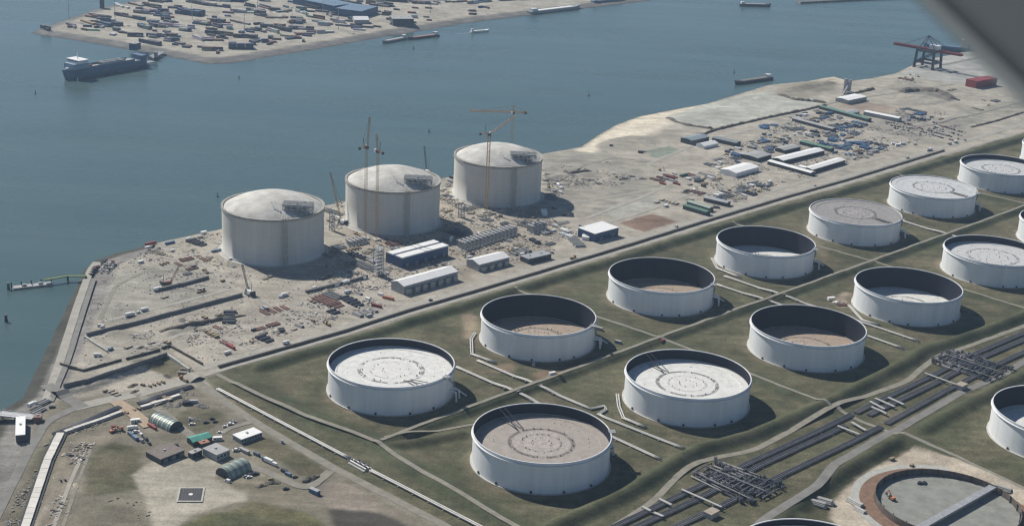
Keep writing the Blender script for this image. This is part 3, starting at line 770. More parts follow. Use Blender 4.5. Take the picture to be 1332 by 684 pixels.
def oil_tank(i, j, s, t, depth, deck, label, stair=None, ladder=None, seed=0):
    p = ST(s, t)
    T_ = thing('oil_tank', label, 'tank', (p[0], p[1], 0), 0, 'floating roof oil tanks')
    rn = random.Random(seed)
    mk_shell('shell', WHITE, T_, True); mk_girder('wind_girder', RIMW, T_, False); mk_rim('rim', RIMW, T_, False); mk_found('foundation_ring', CONCP, T_)
    zr = H - depth
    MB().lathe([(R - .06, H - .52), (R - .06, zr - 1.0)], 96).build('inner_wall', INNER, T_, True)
    # floating deck: flat centre, raised pontoon ring, seal
    d = MB().lathe([(R - .75, zr - .9), (R - .75, zr + .35), (R - 6, zr + .25), (R - 6.2, zr), (0.2, zr + .1)], 96)
    d.build('floating_roof', DECKS[deck], T_)
    roofo = T_.children[-1] if False else None
    MB().lathe([(R - .72, zr - .5), (R - .72, zr + .75), (R - .45, zr + .75), (R - .45, zr - .5)], 96, True).build('rim_seal', GALV, T_)
    f_ = MB(); skip = rn.uniform(.25, .7); tw = rn.uniform(0, 6)
    for r, n, sz in ((20, 34, .7), (12.5, 22, .6), (6, 12, .6), (30, 40, .4), (36.8, 44, .4)):
        for k in range(n):
            if rn.random() < skip: continue
            a = 2 * math.pi * k / n + tw + rn.uniform(-.1, .1); q = r + rn.uniform(-.6, .6)
            f_.cyl(q * math.cos(a), q * math.sin(a), zr + .1, zr + .1 + sz * rn.uniform(.6, 1.4), sz * rn.uniform(.25, .6), 6)
    ff = f_.build('deck_fittings', STEEL, T_); ff['kind'] = 'stuff'
    # shell manholes at the foot
    for k in range(5):
        a = math.radians(-150 + k * 26 + rn.uniform(-6, 6))
        MB().tube([(R * math.cos(a), R * math.sin(a), 1.3), ((R + .8) * math.cos(a), (R + .8) * math.sin(a), 1.3)], .75, 10).build('manhole', DARK, T_)
    if stair is not None:
        a0 = math.radians(stair)
        sb = MB(); top = arc(R + .95, a0, a0 + .62, H - .3, .4, 16)
        for q0, q1 in zip(top, top[1:]): sb.bar(q0, q1, 1.0, .35)
        for q0, q1 in zip(top, top[1:]): sb.bar((q0[0] * 1.012, q0[1] * 1.012, q0[2] + 1.1), (q1[0] * 1.012, q1[1] * 1.012, q1[2] + 1.1), .12)
        sb.build('stairway', GALV, T_)
        ca, sa = math.cos(a0), math.sin(a0)
        gb = MB().box((R + 1.2) * ca, (R + 1.2) * sa, H - .25, 4.2, 4.2, .3, a0)
        for dx, dy in ((-2, -2), (-2, 2), (2, -2), (2, 2)):
            gb.bar(((R + 1.2) * ca + dx * ca - dy * sa, (R + 1.2) * sa + dx * sa + dy * ca, H), ((R + 1.2) * ca + dx * ca - dy * sa, (R + 1.2) * sa + dx * sa + dy * ca, H + 1.3), .15)
        gb.bar(((R + 3.2) * ca, (R + 3.2) * sa, H + 1.2), ((R - .6) * ca, (R - .6) * sa, H + 1.2), .15)
        gb.build('gauge_platform', GALV, T_)
        for k, da in enumerate((.16, .30)):
            a = a0 + da
            MB().tube([((R + .5) * math.cos(a), (R + .5) * math.sin(a), 7.5 - k), ((R + 5.0) * math.cos(a), (R + 5.0) * math.sin(a), 7.0 - k), ((R + 5.6) * math.cos(a), (R + 5.6) * math.sin(a), .2)], .8, 8).build('inlet_pipe', RIMW, T_)
        a = a0 + .42
        MB().tube([((R + .5) * math.cos(a), (R + .5) * math.sin(a), 5.5), ((R + 10) * math.cos(a - .05), (R + 10) * math.sin(a - .05), .8)], .6, 8).build('inlet_pipe', RIMW, T_)
    if ladder is not None:
        a = math.radians(ladder)
        for da in (-.045, .045):
            MB().bar(((R - .8) * math.cos(a + da), (R - .8) * math.sin(a + da), H - .2), (21 * math.cos(a + da * 2.2), 21 * math.sin(a + da * 2.2), zr + .6), .4, .4).build('rolling_ladder', DARK, T_)
        b_ = MB()
        for q in (-1.2, 1.2):
            b_.box((31) * math.cos(a) - q * math.sin(a), 31 * math.sin(a) + q * math.cos(a), zr + .2, 17, .35, .35, a)
        b_.build('ladder_track', STEEL, T_)
    return T_
TANKS = [
    (0, 0, 6.2, 'white', 'white oil tank with nearly full white roof, far row nearest the left pipeline', -28, -52),
    (1, 0, 18.6, 'tan', 'open white oil tank with sunken tan roof beside the two white cross pipes', -24, None),
    (2, 0, 18.9, 'tan', 'open white oil tank with deep tan roof, third along the far row', -24, None),
    (3, 0, 19.2, 'white', 'open white oil tank with sliver of white roof deep inside, far row', -24, None),
    (4, 0, 1.2, 'grey', 'brim-full white oil tank with dull grey brown roof', -24, -50),
    (5, 0, 1.2, 'light', 'brim-full white oil tank with pale grey roof behind the grey roofed tank', -24, -50),
    (6, 0, 5.5, 'light', 'white oil tank with light grey roof, far row near the right edge of the photo', -24, None),
    (7, 0, 13, 'white', 'white oil tank cut by the right edge of the photo, farthest of all', None, None),
    (0, 1, 7.6, 'brown', 'largest looking white oil tank with dusty brown roof, nearest the camera', 8, 128),
    (1, 1, 8.0, 'white', 'white oil tank with clean white roof and rolling ladder, near row', None, 128),
    (2, 1, 18.4, 'tan', 'open white oil tank with sunken tan roof beside the pipe corridor', None, None),
    (3, 1, 18.4, 'white', 'open white oil tank with sunken white roof beside heap of rubble', None, None),
    (4, 1, 6.5, 'light', 'white oil tank with pale dotted roof cut by the right edge, near row', None, None),
    (5, 1, 12, 'white', 'white oil tank showing only its left flank at the right edge', -24, None),
]
for k, (i, j, dep, dk, lb, sa, la) in enumerate(TANKS):
    oil_tank(i, j, i * SPS, j * SPT, dep, dk, lb, sa, la, k)
oil_tank(0, 2, 0, 339, 4.5, 'white', 'white roofed oil tank showing only its back rim at the bottom edge', None, None, 31)
oil_tank(2, 2, 288.5, 339, 15, 'white', 'open white oil tank at right edge across the pipe corridor', None, None, 32)

# tank under construction: low steel ring on a rust brown footing
c = ST(144, 340)
UC = thing('unfinished_tank', 'low steel ring of a tank under construction on bare sand', 'tank', (c[0], c[1], 0))
MB().lathe([(R, 0), (R, 4.4), (R - .35, 4.4), (R - .35, .3)], 96, False).build('shell_ring', mat('weathered_shell_plate', (0.135, 0.115, 0.10), .75, var=.3, scale=.2), UC)
MB().lathe([(R + .3, .35), (R + 8.6, .35), (R + 8.8, .05)], 96).build('footing_ring', mat('red_oxide_footing', (0.215, 0.135, 0.092), .9, var=.25, scale=.3), UC)
MB().lathe([(R + 9.0, .14), (R + 14, .14)], 96).build('ring_road', mat('pale_crushed_stone', (0.40, 0.40, 0.37), .9, var=.15, scale=.3), UC)
MB().lathe([(R - .4, .32), (0.2, .34)], 96).build('floor_plate', mat('grey_floor_plate', (0.25, 0.255, 0.23), .75, var=.2, scale=.12), UC)
bm_ = MB().bar((34, 24, 3.2), (-26, -34, 3.2), 4.6, 1.6); bm_.build('box_girder', GALV, UC)
for k in range(6):
    q = k / 5; MB().box(34 - 60 * q, 24 - 58 * q, .34, 1.2, 1.2, 2.1).build('trestle', STEEL, UC)
for k in range(26):
    a = 2 * math.pi * k / 26
    MB().box((R - .8) * math.cos(a), (R - .8) * math.sin(a), 0.3, .5, .4, 4.6, a).build('stay_post', DARK, UC)

# ------------------------------------------------------------------ concrete domed tanks
LR, LH, LA = 43.2, 40.5, 51.0
PLATG = mat('platform_grey', (0.47, 0.48, 0.48), 0.55, 0.1, var=0.15)
LNG = [(114.2, -287.0, 'leftmost of the three domed concrete tanks, without any crane beside it'),
       (250.0, -288.0, 'middle of the three domed concrete tanks, with two slim masts in front'),
       (389.4, -291.5, 'rightmost domed concrete tank, with ochre tower cranes standing over it')]
lw = MB().lathe([(LR + .9, 0), (LR + .9, 1.6), (LR, 2.2), (LR, 20), (LR, LH - 2.2)], 128)
lrim = MB().lathe([(LR - .2, LH - 2.2), (LR + .7, LH - 2.2), (LR + .7, LH), (LR - 1.2, LH), (LR - 1.2, LH - 1.0)], 128)
sphr = ((LR - 1.2) ** 2 + (LA - LH + 1.2) ** 2) / (2 * (LA - LH + 1.2)); zc = LA - sphr
prof = []
for k in range(17):
    r = (LR - 1.2) * (1 - k / 16) + .05
    prof.append((r, zc + math.sqrt(sphr ** 2 - r ** 2)))
ldome = MB().lathe(prof, 96)
lng_src = None
for s, t, lb in LNG:
    p = ST(s, t)
    if lng_src is None:
        T_ = thing('storage_tank', lb, 'tank', (p[0], p[1], 0), 0, 'domed concrete storage tanks'); lng_src = T_
        lw.build('wall', CONC, T_, True); lrim.build('ring_beam', mat('ring_beam_concrete', (0.40, 0.385, 0.34), .85, var=.2, scale=.2), T_); ldome.build('dome', DOME, T_, True)
        # roof platform of steel frames and piping, right of the crown
        px_, py_ = 24.6, -20.5
        def dz(x, y): return max(zc + math.sqrt(max(0, sphr ** 2 - x * x - y * y)), LH - 1.5)
        ZT = LH + 7.4
        fr = MB()
        for a in range(-3, 4):
            for b_ in range(-2, 3):
                x, y = px_ + a * 4.0, py_ + b_ * 3.5
                if math.hypot(x, y) < LR + .5: fr.bar((x, y, dz(x, y) - .4), (x, y, ZT), .34)
        for zz in (LH + 4.8, ZT):
            for b_ in range(-2, 3): fr.bar((px_ - 12.6, py_ + b_ * 3.5, zz), (px_ + 12.6, py_ + b_ * 3.5, zz), .42)
            for a in range(-3, 4): fr.bar((px_ + a * 4.0, py_ - 7.2, zz), (px_ + a * 4.0, py_ + 7.2, zz), .42)
        for a in range(-3, 3): fr.bar((px_ + a * 4.0, py_ - 7, LH + 4.8), (px_ + a * 4.0 + 4.0, py_ - 7, ZT), .26)
        fr.build('platform_frame', PLATG, T_)
        for b_, rr in ((-6, .55), (-3.8, .4), (-1.2, .6), (1.5, .4), (3.8, .5), (6.2, .4)):
            MB().tube([(px_ - 13, py_ + b_, ZT + .9), (px_ + 12, py_ + b_, ZT + .9)], rr, 8).build('roof_pipe', PIPE_W, T_)
        for a in (-10, -5, 0, 5, 10): MB().box(px_ + a, py_, ZT + .2, 3.0, 14.4, .2).build('platform_deck', PLATG, T_)
        MB().box(px_ - 1, py_ - 1, LH + 4.9, 15, 9, .25).build('lower_deck', STEEL, T_)
        pk = MB()
        rn = random.Random(4)
        for k in range(14):
            x, y = px_ + rn.uniform(-8, 8), py_ + rn.uniform(-6, 6)
            MB().box(x, y, ZT + .4, rn.uniform(.8, 2.2), rn.uniform(.8, 2.2), rn.uniform(.6, 1.8)).build('roof_equipment', rn.choice((PIPE_G, GALV, STEEL)), T_)
        for k in range(9):
            x, y = px_ + rn.uniform(-8, 7), py_ + rn.uniform(-5, 6)
            MB().box(x, y, LH + 5.1, rn.uniform(1, 3), rn.uniform(1, 3), rn.uniform(1, 2.6)).build('roof_equipment', rn.choice((PIPE_G, GALV, STEEL)), T_)
        # inclined access and stair frames left of the platform
        for k in range(3):
            x0 = px_ - 13.5 - k * 2.4
            MB().lattice((x0, py_ - 11 + k, dz(x0, py_ - 11 + k) + .2), (x0 - 4.0, py_ + 4 - k * 2, ZT - 1 + k * .4), 1.0, 1.6, .22).build('access_ramp', PLATG, T_)
            MB().bar((x0 - 4, py_ + 4 - k * 2, dz(x0 - 4, py_ + 4) - .3), (x0 - 4, py_ + 4 - k * 2, ZT - 1), .4).build('ramp_post', STEEL, T_)
        # vertical stair tower / riser on the shaded side
        rs = MB(); a = math.radians(-68)
        for k in range(3):
            b_ = a + (k - 1) * .05
            rs.tube([((LR + 1.4) * math.cos(b_), (LR + 1.4) * math.sin(b_), 0), ((LR + 1.4) * math.cos(b_), (LR + 1.4) * math.sin(b_), LH + .8), ((LR - 5) * math.cos(b_), (LR - 5) * math.sin(b_), LH + 3.4)], .45, 8)
        rs.build('riser_pipe', mat('dull_riser_steel', (0.52, 0.50, 0.45), .8, var=.2), T_)
        for k in range(30):
            a = 2 * math.pi * k / 30
            MB().bar(((LR + .55) * math.cos(a), (LR + .55) * math.sin(a), LH), ((LR + .55) * math.cos(a), (LR + .55) * math.sin(a), LH + 1.2), .12).build('railing_post', STEEL, T_)
        MB().lathe([(LR + .5, LH + 1.15), (LR + .62, LH + 1.15), (LR + .62, LH + 1.27), (LR + .5, LH + 1.27)], 96, True).build('railing', STEEL, T_)
        ap = MB().lathe([(LR + 1, .05), (LR + 1, .45), (LR + 4, .3), (LR + 4, .05)], 96); ap.build('base_slab', CONCP, T_)
        KIDS[T_] = list(T_.children) or [o for o in bpy.data.objects if o.parent == T_]
    else:
        dup(lng_src, lb, (p[0], p[1], 0), 0, 'domed concrete storage tanks')

# ------------------------------------------------------------------ tower cranes
def tower_crane(px, py, hm, label, rz, jib=45, luff=None, mastmat=CRANE_Y, mw=(1.7, .11)):
    p = gp(px, py)
    T_ = thing('tower_crane', label, 'crane', p, rz, 'tower cranes at the domed tanks')
    MB().box(0, 0, 0, 6.5, 6.5, 1.2).build('base', CONCP, T_)
    MB().lattice((0, 0, 1.2), (0, 0, hm), mw[0], 2.6, mw[1]).build('mast', mastmat, T_)
    MB().box(0, 0, hm, 3.0, 3.0, 1.8).build('slewing_ring', DARK, T_)
    MB().box(1.6, 1.6, hm + .6, 1.8, 1.8, 2.4).build('cab', VEHW, T_)
    if luff is None:
        MB().lattice((0, 0, hm + 2.4), (jib, 0, hm + 2.4), 1.6, 2.2, .2).build('jib', mastmat, T_)
        MB().lattice((0, 0, hm + 2.2), (-14, 0, hm + 2.2), 1.6, 2.2, .22).build('counter_jib', mastmat, T_)
        MB().box(-13, 0, hm + .2, 2.6, 1.8, 2.2).build('counterweight', DARK, T_)
        MB().lattice((0, 0, hm + 1.8), (0, 0, hm + 9), 1.4, 2, .2).build('tower_head', mastmat, T_)
        k = MB(); k.bar((0, 0, hm + 9), (jib * .72, 0, hm + 3.2), .18); k.bar((0, 0, hm + 9), (-13, 0, hm + 3), .18); k.build('tie_rod', DARK, T_)
    else:
        a = math.radians(luff); ex, ez = jib * math.cos(a), jib * math.sin(a)
        MB().lattice((1, 0, hm + 2), (ex, 0, hm + 2 + ez), 1.2, 2.2, .13).build('luffing_jib', mastmat, T_)
        MB().lattice((0, 0, hm + 2), (-9, 0, hm + 2), 1.2, 2.2, .12).build('counter_jib', mastmat, T_)
        MB().box(-8.5, 0, hm + .4, 1.8, 1.8, 2.0).build('counterweight', DARK, T_)
        k = MB(); k.bar((-3, 0, hm + 2), (-4, 0, hm + 10), .4); k.bar((-4, 0, hm + 10), (ex * .95, 0, hm + 2 + ez * .95), .15); k.build('tie_rod', DARK, T_)
    return T_
tower_crane(475, 311, 83, 'tallest ochre tower crane with steep jib before the middle domed tank', 0.9, 26, 82)
tower_crane(489.5, 312, 80, 'shorter ochre tower crane just right of the tallest, before the middle domed tank', 2.2, 14, 78)
tower_crane(632, 276, 75, 'ochre tower crane with raised jib before the rightmost domed tank', 0.25, 30, 34, mw=(2.4, .2))
tower_crane(664, 221, 60, 'ochre tower crane with level jib behind the rightmost domed tank', math.pi + .12, 46)

def crawler_crane(px, py, boom, el, label, rz, m_=None, hull=VEHW):
    p = gp(px, py)
    T_ = thing('crawler_crane', label, 'crane', p, rz, 'crawler cranes on the works')
    for y in (-2.6, 2.6): MB().box(0, y, 0, 8, 1.3, 1.4, 0, None, .94).build('track', DARK, T_)
    MB().box(-1, 0, 1.4, 7.5, 3.4, 2.4).build('body', hull, T_); MB().box(3.4, 1.4, 1.5, 1.8, 1.3, 2.2).build('cab', GLASS, T_)
    MB().box(-5, 0, 1.6, 1.6, 4.4, 2.6).build('counterweight', DARK, T_)
    a = math.radians(el)
    MB().lattice((2.5, 0, 2), (2.5 + boom * math.cos(a), 0, 2 + boom * math.sin(a)), 1.1, 2.4, .12).build('boom', m_ or DARK, T_)
    k = MB(); k.bar((-3, 0, 3.6), (-3.5, 0, 10), .3); k.bar((-3.5, 0, 10), (2.5 + boom * .97 * math.cos(a), 0, 2 + boom * .97 * math.sin(a)), .15); k.build('hoist_rope', DARK, T_)
    return T_
crawler_crane(325, 383, 22, 60, 'white crawler crane with slim boom at the end of the long wall', 2.2)
crawler_crane(446, 291, 46, 66, 'crawler crane between the left and middle domed tanks', 2.3, CRANE_Y)
crawler_crane(614, 262, 40, 62, 'crawler crane with ochre boom at the foot of the rightmost domed tank', 1.0, CRANE_Y)
crawler_crane(218, 371, 17, 60, 'red boomed crawler crane beside the stacked steel, left works', .6, REDDISH, REDDISH)
crawler_crane(556, 226, 26, 70, 'small crawler crane peeking behind the middle domed tank', 2.0)

# ------------------------------------------------------------------ pipes
PIPE_M = mat('worn_grey_pipe', (0.21, 0.205, 0.20), 0.55, var=0.25, scale=0.2)
def wpts(pts, z=1.0, zg=0.0):
    r = []
    for q in pts:
        p = ST(q[1], q[2]) if q[0] == 's' else g(q[0], q[1], zg)
        r.append(Vector((p[0], p[1], z + ground_z(p))))
    return r
def drape(pts, z, step=6.0, lift=None):
    P_ = wpts(pts, 0); out = []
    for a, b_ in zip(P_, P_[1:]):
        n = max(1, int((b_ - a).length / step))
        for k in range(n): out.append(a.lerp(b_, k / n))
    out.append(P_[-1])
    gz = height(np.array([w2st(q)[0] for q in out]), np.array([w2st(q)[1] for q in out]))
    gz = np.convolve(np.pad(gz, 2, 'edge'), np.ones(5) / 5, 'valid')
    return [Vector((q.x, q.y, h_ + z)) for q, h_ in zip(out, gz)]
def pipeline(name, label, cat, pts, n, pitch, r, material, z=.9, group=None, sleepers=8.0, follow=True):
    path = drape(pts, z) if follow else wpts(pts, z)
    base = path[0].copy(); base.z -= z
    T_ = thing(name, label, cat, base, 0, group)
    for k in range(n):
        off = (k - (n - 1) / 2) * pitch; q = []
        for i, p in enumerate(path):
            d = (path[min(i + 1, len(path) - 1)] - path[max(i - 1, 0)]); d.z = 0; d.normalize()
            q.append(p + Vector((-d.y, d.x, 0)) * off - base)
        MB().tube(q, r * (1 if n < 3 else (0.85 + .3 * ((k * 7) % 5) / 4)), 8).build('pipe', material[k % len(material)] if isinstance(material, tuple) else material, T_, True)
    # sleepers under the run
    run = 0.0; sl = MB()
    for a, b_ in zip(path, path[1:]):
        run += (b_ - a).length
        if run > sleepers:
            run = 0; d = b_ - a
            zz = ground_z(b_)
            sl.box(b_.x - base.x, b_.y - base.y, zz - base.z - .2, .5, n * pitch + 1.0, max(.3, b_.z - zz - r * .8 + .2), math.atan2(d.y, d.x))
    if sl.v: sl.build('sleepers', CONCP, T_)['kind'] = 'stuff'
    return T_
pipeline('pipeline', 'long pale double pipeline along the perimeter road, lower left', 'pipeline', [(283, 507), (330, 532), (430, 585), (455, 598)], 2, 1.5, .62, PIPE_W, 1.1)
pipeline('pipeline', 'pale double pipeline running on from the pump station to the bottom edge', 'pipeline', [(482, 613), (620, 684), (720, 735)], 2, 1.5, .62, PIPE_W, 1.1)
pipeline('pipeline', 'dark pipes added for a shaded ditch along the near edge of the main road', 'pipeline', [(x, y) for x, y in MAINL][1:13], 2, 1.3, .62, mat('ditch_shade_dark', (.10, .09, .08), .8, var=.2), 1.0)  # dark pipes added in place of a ditch and its shaded slope
cross = [([(593, 478), (683, 518), (793, 568), (860, 599)], 'pale pipe from the first white roofed tank past the brown roofed tank'),
         ([(621, 470), (702, 505), (768, 533), (786, 529), (788, 534), (779, 540), (786, 544), (890, 585)], 'pale pipe with an expansion loop between four tanks'),
         ([(932, 371), (1001, 394), (1055, 412), (1174, 454)], 'lower of two pale pipes right of the deep tan roofed tank'),
         ([(942, 360), (1020, 387), (1121, 420), (1195, 445)], 'upper of two pale pipes right of the deep tan roofed tank'),
         ([(1170, 287), (1230, 306), (1290, 325)], 'pale pipe beyond the grey roofed tank'),
         ([(618, 434), (613, 442), (614, 462), (645, 473)], 'bent feeder pipe at left foot of the sunken tan roofed tank'),
         ([(803, 514), (805, 530), (811, 545), (840, 557)], 'bent feeder pipe at left foot of the clean white roofed tank'),
         ([(926, 337), (933, 350), (963, 362)], 'bent feeder pipe at left foot of the sliver roofed tank'),
         ([(1104, 398), (1121, 417), (1144, 424)], 'bent feeder pipe beside the heap of rubble')]
for pts, lb in cross:
    pipeline('feeder_pipe', lb, 'pipe', pts, 2, 1.5, .55, PIPE_W, .9, 'pale pipes between the tanks')
corr = [([(740, 713), (806, 683), (890, 643), (975, 603), (1064, 562), (1108, 540)], 'uppermost bundle of dark pipes from the bottom edge to the crossing'),
        ([(1113, 538), (1145, 522), (1208, 492), (1271, 460), (1332, 434), (1400, 405)], 'uppermost bundle of dark pipes from the crossing to the right edge'),
        ([(760, 722), (820, 690), (905, 651), (988, 607), (1079, 565), (1100, 555)], 'middle bundle of dark pipes from the bottom edge to the crossing'),
        ([(1130, 541), (1160, 527), (1222, 497), (1276, 467), (1332, 443), (1400, 413)], 'middle bundle of dark pipes from the crossing to the right edge'),
        ([(870, 690), (938, 659), (1016, 620), (1106, 577), (1146, 556)], 'lowest bundle of dark pipes left of the crossing'),
        ([(1153, 552), (1229, 510), (1300, 474), (1332, 459), (1400, 428)], 'lowest bundle of dark pipes right of the crossing')]
for pts, lb in corr:
    pipeline('pipe_bundle', lb, 'pipes', pts, 4, 1.3, .44, (PIPE_D, PIPE_M, PIPE_D, PIPE_D, PIPE_M), .9, 'dark pipe bundles in the corridor', 12, False)

def manifold(label, Lp, Tp, Rp, Bp, seed):
    a, b_, c_, d_ = [Vector((*g(*q), 0)) for q in (Lp, Tp, Rp, Bp)]
    base = a.copy()
    T_ = thing('valve_manifold', label, 'manifold', base, 0, 'valve manifolds in the corridor')
    rn = random.Random(seed)
    U = c_ - b_; V = b_ - a; U2_ = d_ - a
    def pt(u, v, z):      # u along T->R, v along L->T
        lo = a + U2_ * u; hi = b_ + U * u
        q = lo.lerp(hi, v) - base; q.z = z
        return q
    uu = U.normalized(); vv = V.normalized()
    for k in range(17):
        v = (k + .5) / 17; z = 1.0 + (k % 3) * .35
        u0 = rn.uniform(0, .25); u1 = rn.uniform(.7, 1.0)
        mt = PIPE_M if k % 4 == 0 else PIPE_D
        MB().tube([pt(u0, v, z), pt(u1, v, z)], .5 if k % 4 else .62, 7).build('header_pipe', mt, T_, True)
    for k in range(15):
        u = (k + .5) / 15; z = 2.1 + (k % 2) * .4
        v0 = rn.uniform(0, .4); v1 = min(1, v0 + rn.uniform(.25, .6))
        MB().tube([pt(u, v0, .9), pt(u, v0, z), pt(u, v1, z), pt(u, v1, .9)], .42, 7).build('cross_pipe', PIPE_D, T_, True)
    src = None
    for k in range(110):
        u, v = rn.random(), rn.random()
        if src is None:
            mb = MB().cyl(0, 0, -.2, 1.0, .75, 8); mb.cyl(0, 0, 1.0, 1.5, .3, 6); mb.lathe([(.75, 1.5), (.9, 1.5), (.9, 1.62), (.75, 1.62)], 10, True)
            mb.box(0, 0, -.9, .8, .8, .8)
            src = mb.build('valve', PIPE_D, T_)
            o = src
        else:
            o = bpy.data.objects.new('valve', src.data); col.objects.link(o); o.parent = T_
        o.location = pt(u, v, 1.0 + rn.random() * .8); s_ = rn.uniform(.8, 1.5); o.scale = (s_, s_, s_)
    for v in (.12, .5):
        MB().bar(pt(.06, v, 3.2), pt(.9, v, 3.2), 1.1, .25).build('walkway', PIPE_M, T_)
    for v in (.12, .5):
        for u in (.1, .35, .6, .85): MB().box(pt(u, v, 0).x, pt(u, v, 0).y, -.1, .3, .3, 3.2).build('support', STEEL, T_)
    return T_
manifold('near dark valve manifold spanning the corridor below the clean white roofed tank', (893, 619), (932, 600), (1027, 634), (978, 662), 3)
manifold('far dark valve manifold spanning the corridor at the right', (1205, 471), (1238, 455), (1319, 481), (1287, 498), 5)

def pipe_bridge(p0, p1, label, w=1.6, z=2.6, box=None):
    a, b_ = Vector((*g(*p0), 0)), Vector((*g(*p1), 0)); base = a.copy()
    T_ = thing('pipe_bridge', label, 'bridge', base, 0, 'pale walkways over the corridor pipes')
    MB().bar((0, 0, z), (b_ - a) + Vector((0, 0, z)), w, .5).build('deck', PIPE_W, T_)
    n = 4
    for k in range(n + 1):
        q = (b_ - a) * (k / n); MB().box(q.x, q.y, -.1, .4, .4, z - .1).build('post', STEEL, T_)
    if box:
        q = Vector((*g(*box), 0)) - base
        MB().box(q.x, q.y, -.1, 8, 5.5, 3.4, ANG).build('cabin', GROOF, T_)
        MB().box(q.x, q.y, 3.3, 8.4, 5.9, .3, ANG).build('cabin_roof', mat('tan_roof', (.36, .31, .25), .8), T_)
    return T_
pipe_bridge((886, 641), (938, 664), 'pale walkway with a flat roofed hut beside the near manifold', box=(925, 671))
pipe_bridge((1202, 489), (1243, 504), 'pale walkway with a flat roofed hut beside the far manifold', box=(1250, 505))
for k, (a, b_) in enumerate([((1089, 557), (1117, 568)), ((1107, 552), (1126, 563)), ((1131, 525), (1150, 535)), ((1138, 521), (1163, 532)), ((1155, 520), (1175, 529)), ((1133, 532), (1153, 541)), ((835, 662), (850, 670)), ((857, 652), (873, 660)), ((846, 668), (862, 675))]):
    pipe_bridge(a, b_, ['pale raised duct left of the crossing path', 'tapering pale duct just below the crossing path', 'pale duct right of the crossing, front left one', 'pale duct right of the crossing, longest', 'pale duct right of the crossing, rearmost', 'pale duct right of the crossing, lowest', 'pale stub duct at the bottom of the corridor, left one', 'pale stub duct at the bottom of the corridor, right one', 'pale stub duct at the bottom of the corridor, middle one'][k], 2.0, 2.0)
# pump station on the double pipeline
p = gp(468, 606)
T_ = thing('pump_station', 'small pump station breaking the pale double pipeline', 'pump station', p, math.atan2(*(g(482, 613) - g(455, 598))[::-1]))
MB().box(0, 0, 0, 15, 7, .5).build('slab', CONCP, T_)
for x in (-4.5, 0, 4.5):
    MB().cyl(x, 0, .5, 2.6, .9, 10).build('pump', STEEL, T_); MB().box(x, 2.2, .5, 2.2, 1.4, 1.6).build('motor', DARK, T_)
for y in (-1.2, 1.2): MB().tube([(-7.5, y, 1.2), (7.5, y, 1.2)], .6, 8).build('pipe', PIPE_W, T_)
MB().bar((-7.2, -3.3, 1.6), (7.2, -3.3, 1.6), .15).build('railing', GALV, T_)

# ------------------------------------------------------------------ buildings
def frame3(p1, p2, p3=None, depth=None):
    a, b_ = g(*p1), g(*p2); d = b_ - a; Lx = float(np.hypot(*d)); rz = math.atan2(d[1], d[0])
    if p3 is not None: q = g(*p3) - a; depth = abs(float(q @ np.array([-math.sin(rz), math.cos(rz)])))
    return a, Lx, depth, rz
def building(name, label, p1, p2, h, wall, roof, p3=None, depth=None, kind='gable', nwin=0, ndoor=0, bays=0, cat='building', group=None, rise=None):
    """p1,p2: photo pixels of the near wall's foot; the body reaches back from it"""
    a, Lx, D, rz = frame3(p1, p2, p3, depth)
    T_ = thing(name, label, cat, (a[0], a[1], ground_z(a)), rz, group)
    MB().box(Lx / 2, D / 2, -.3, Lx, D, h + .3).build('wall', wall, T_)
    if kind == 'flat':
        MB().box(Lx / 2, D / 2, h, Lx + .4, D + .4, .35).build('roof', roof, T_)
        for k in range(max(1, int(Lx / 9))): MB().box((k + .5) * Lx / max(1, int(Lx / 9)), D * .55, h + .35, 1.4, 1.2, .7).build('roof_vent', GALV, T_)
    elif kind in ('gable', 'mono'):
        r = rise or D * .16; e_ = .35
        rr = MB()
        if kind == 'gable':
            sec = [(-e_, h - .05), (D / 2, h + r), (D + e_, h - .05), (D + e_, h - .3), (D / 2, h + r - .25), (-e_, h - .3)]
        else:
            sec = [(-e_, h + .05), (D + e_, h + r), (D + e_, h + r - .25), (-e_, h - .2)]
        n = len(sec); vs = [(x, y, z) for x in (-e_, Lx + e_) for y, z in sec]
        fs = [tuple(range(n))[::-1], tuple(range(n, 2 * n))] + [(i, (i + 1) % n, n + (i + 1) % n, n + i) for i in range(n)]
        rr._add(vs, fs); rr.build('roof', roof, T_)
        gb = MB()
        for x in (.02, Lx - .02):
            if kind == 'gable': gb._add([(x, 0, h - .1), (x, D, h - .1), (x, D / 2, h + r - .2)], [(0, 1, 2)])
            else: gb._add([(x, 0, h - .1), (x, D, h - .1), (x, D, h + r - .2)], [(0, 1, 2)])
        gb.build('gable_end', wall, T_)
        if D > 30:
            k_ = max(2, int(Lx / 8))
            for k in range(k_): MB().box((k + .5) * Lx / k_, D * .5, h + r - .1, 1.2, .9, .6).build('ridge_vent', GALV, T_)
    elif kind == 'twin':
        # two raised white strips over a dark clad hall
        MB().box(Lx / 2, D / 2, h, Lx + .3, D + .3, .25).build('roof_deck', BLUEW, T_)
        for y0, y1 in ((-.4, D * .40), (D * .56, D * .93)):
            MB().box(Lx / 2, (y0 + y1) / 2, h + .25, Lx + .6, y1 - y0, 1.0).build('roof_strip', roof, T_)
    for k in range(nwin):
        x = (k + .5) * Lx / nwin
        w_ = MB().box(x, -.04, h * .42, min(1.6, Lx / nwin * .55), .1, 1.2).build('window', GLASS, T_)
    for k in range(ndoor):
        x = (k + .5) * Lx / ndoor
        MB().box(x + .9, -.05, 0, min(3.2, Lx / ndoor * .5), .12, min(3.4, h * .7)).build('door', STEEL, T_)
    for k in range(bays):
        x = (k + .5) * Lx / bays
        MB().box(x, -1.3, 0, Lx / bays * .55, 2.6, h * .62).build('equipment_bay', GALV, T_)
    return T_
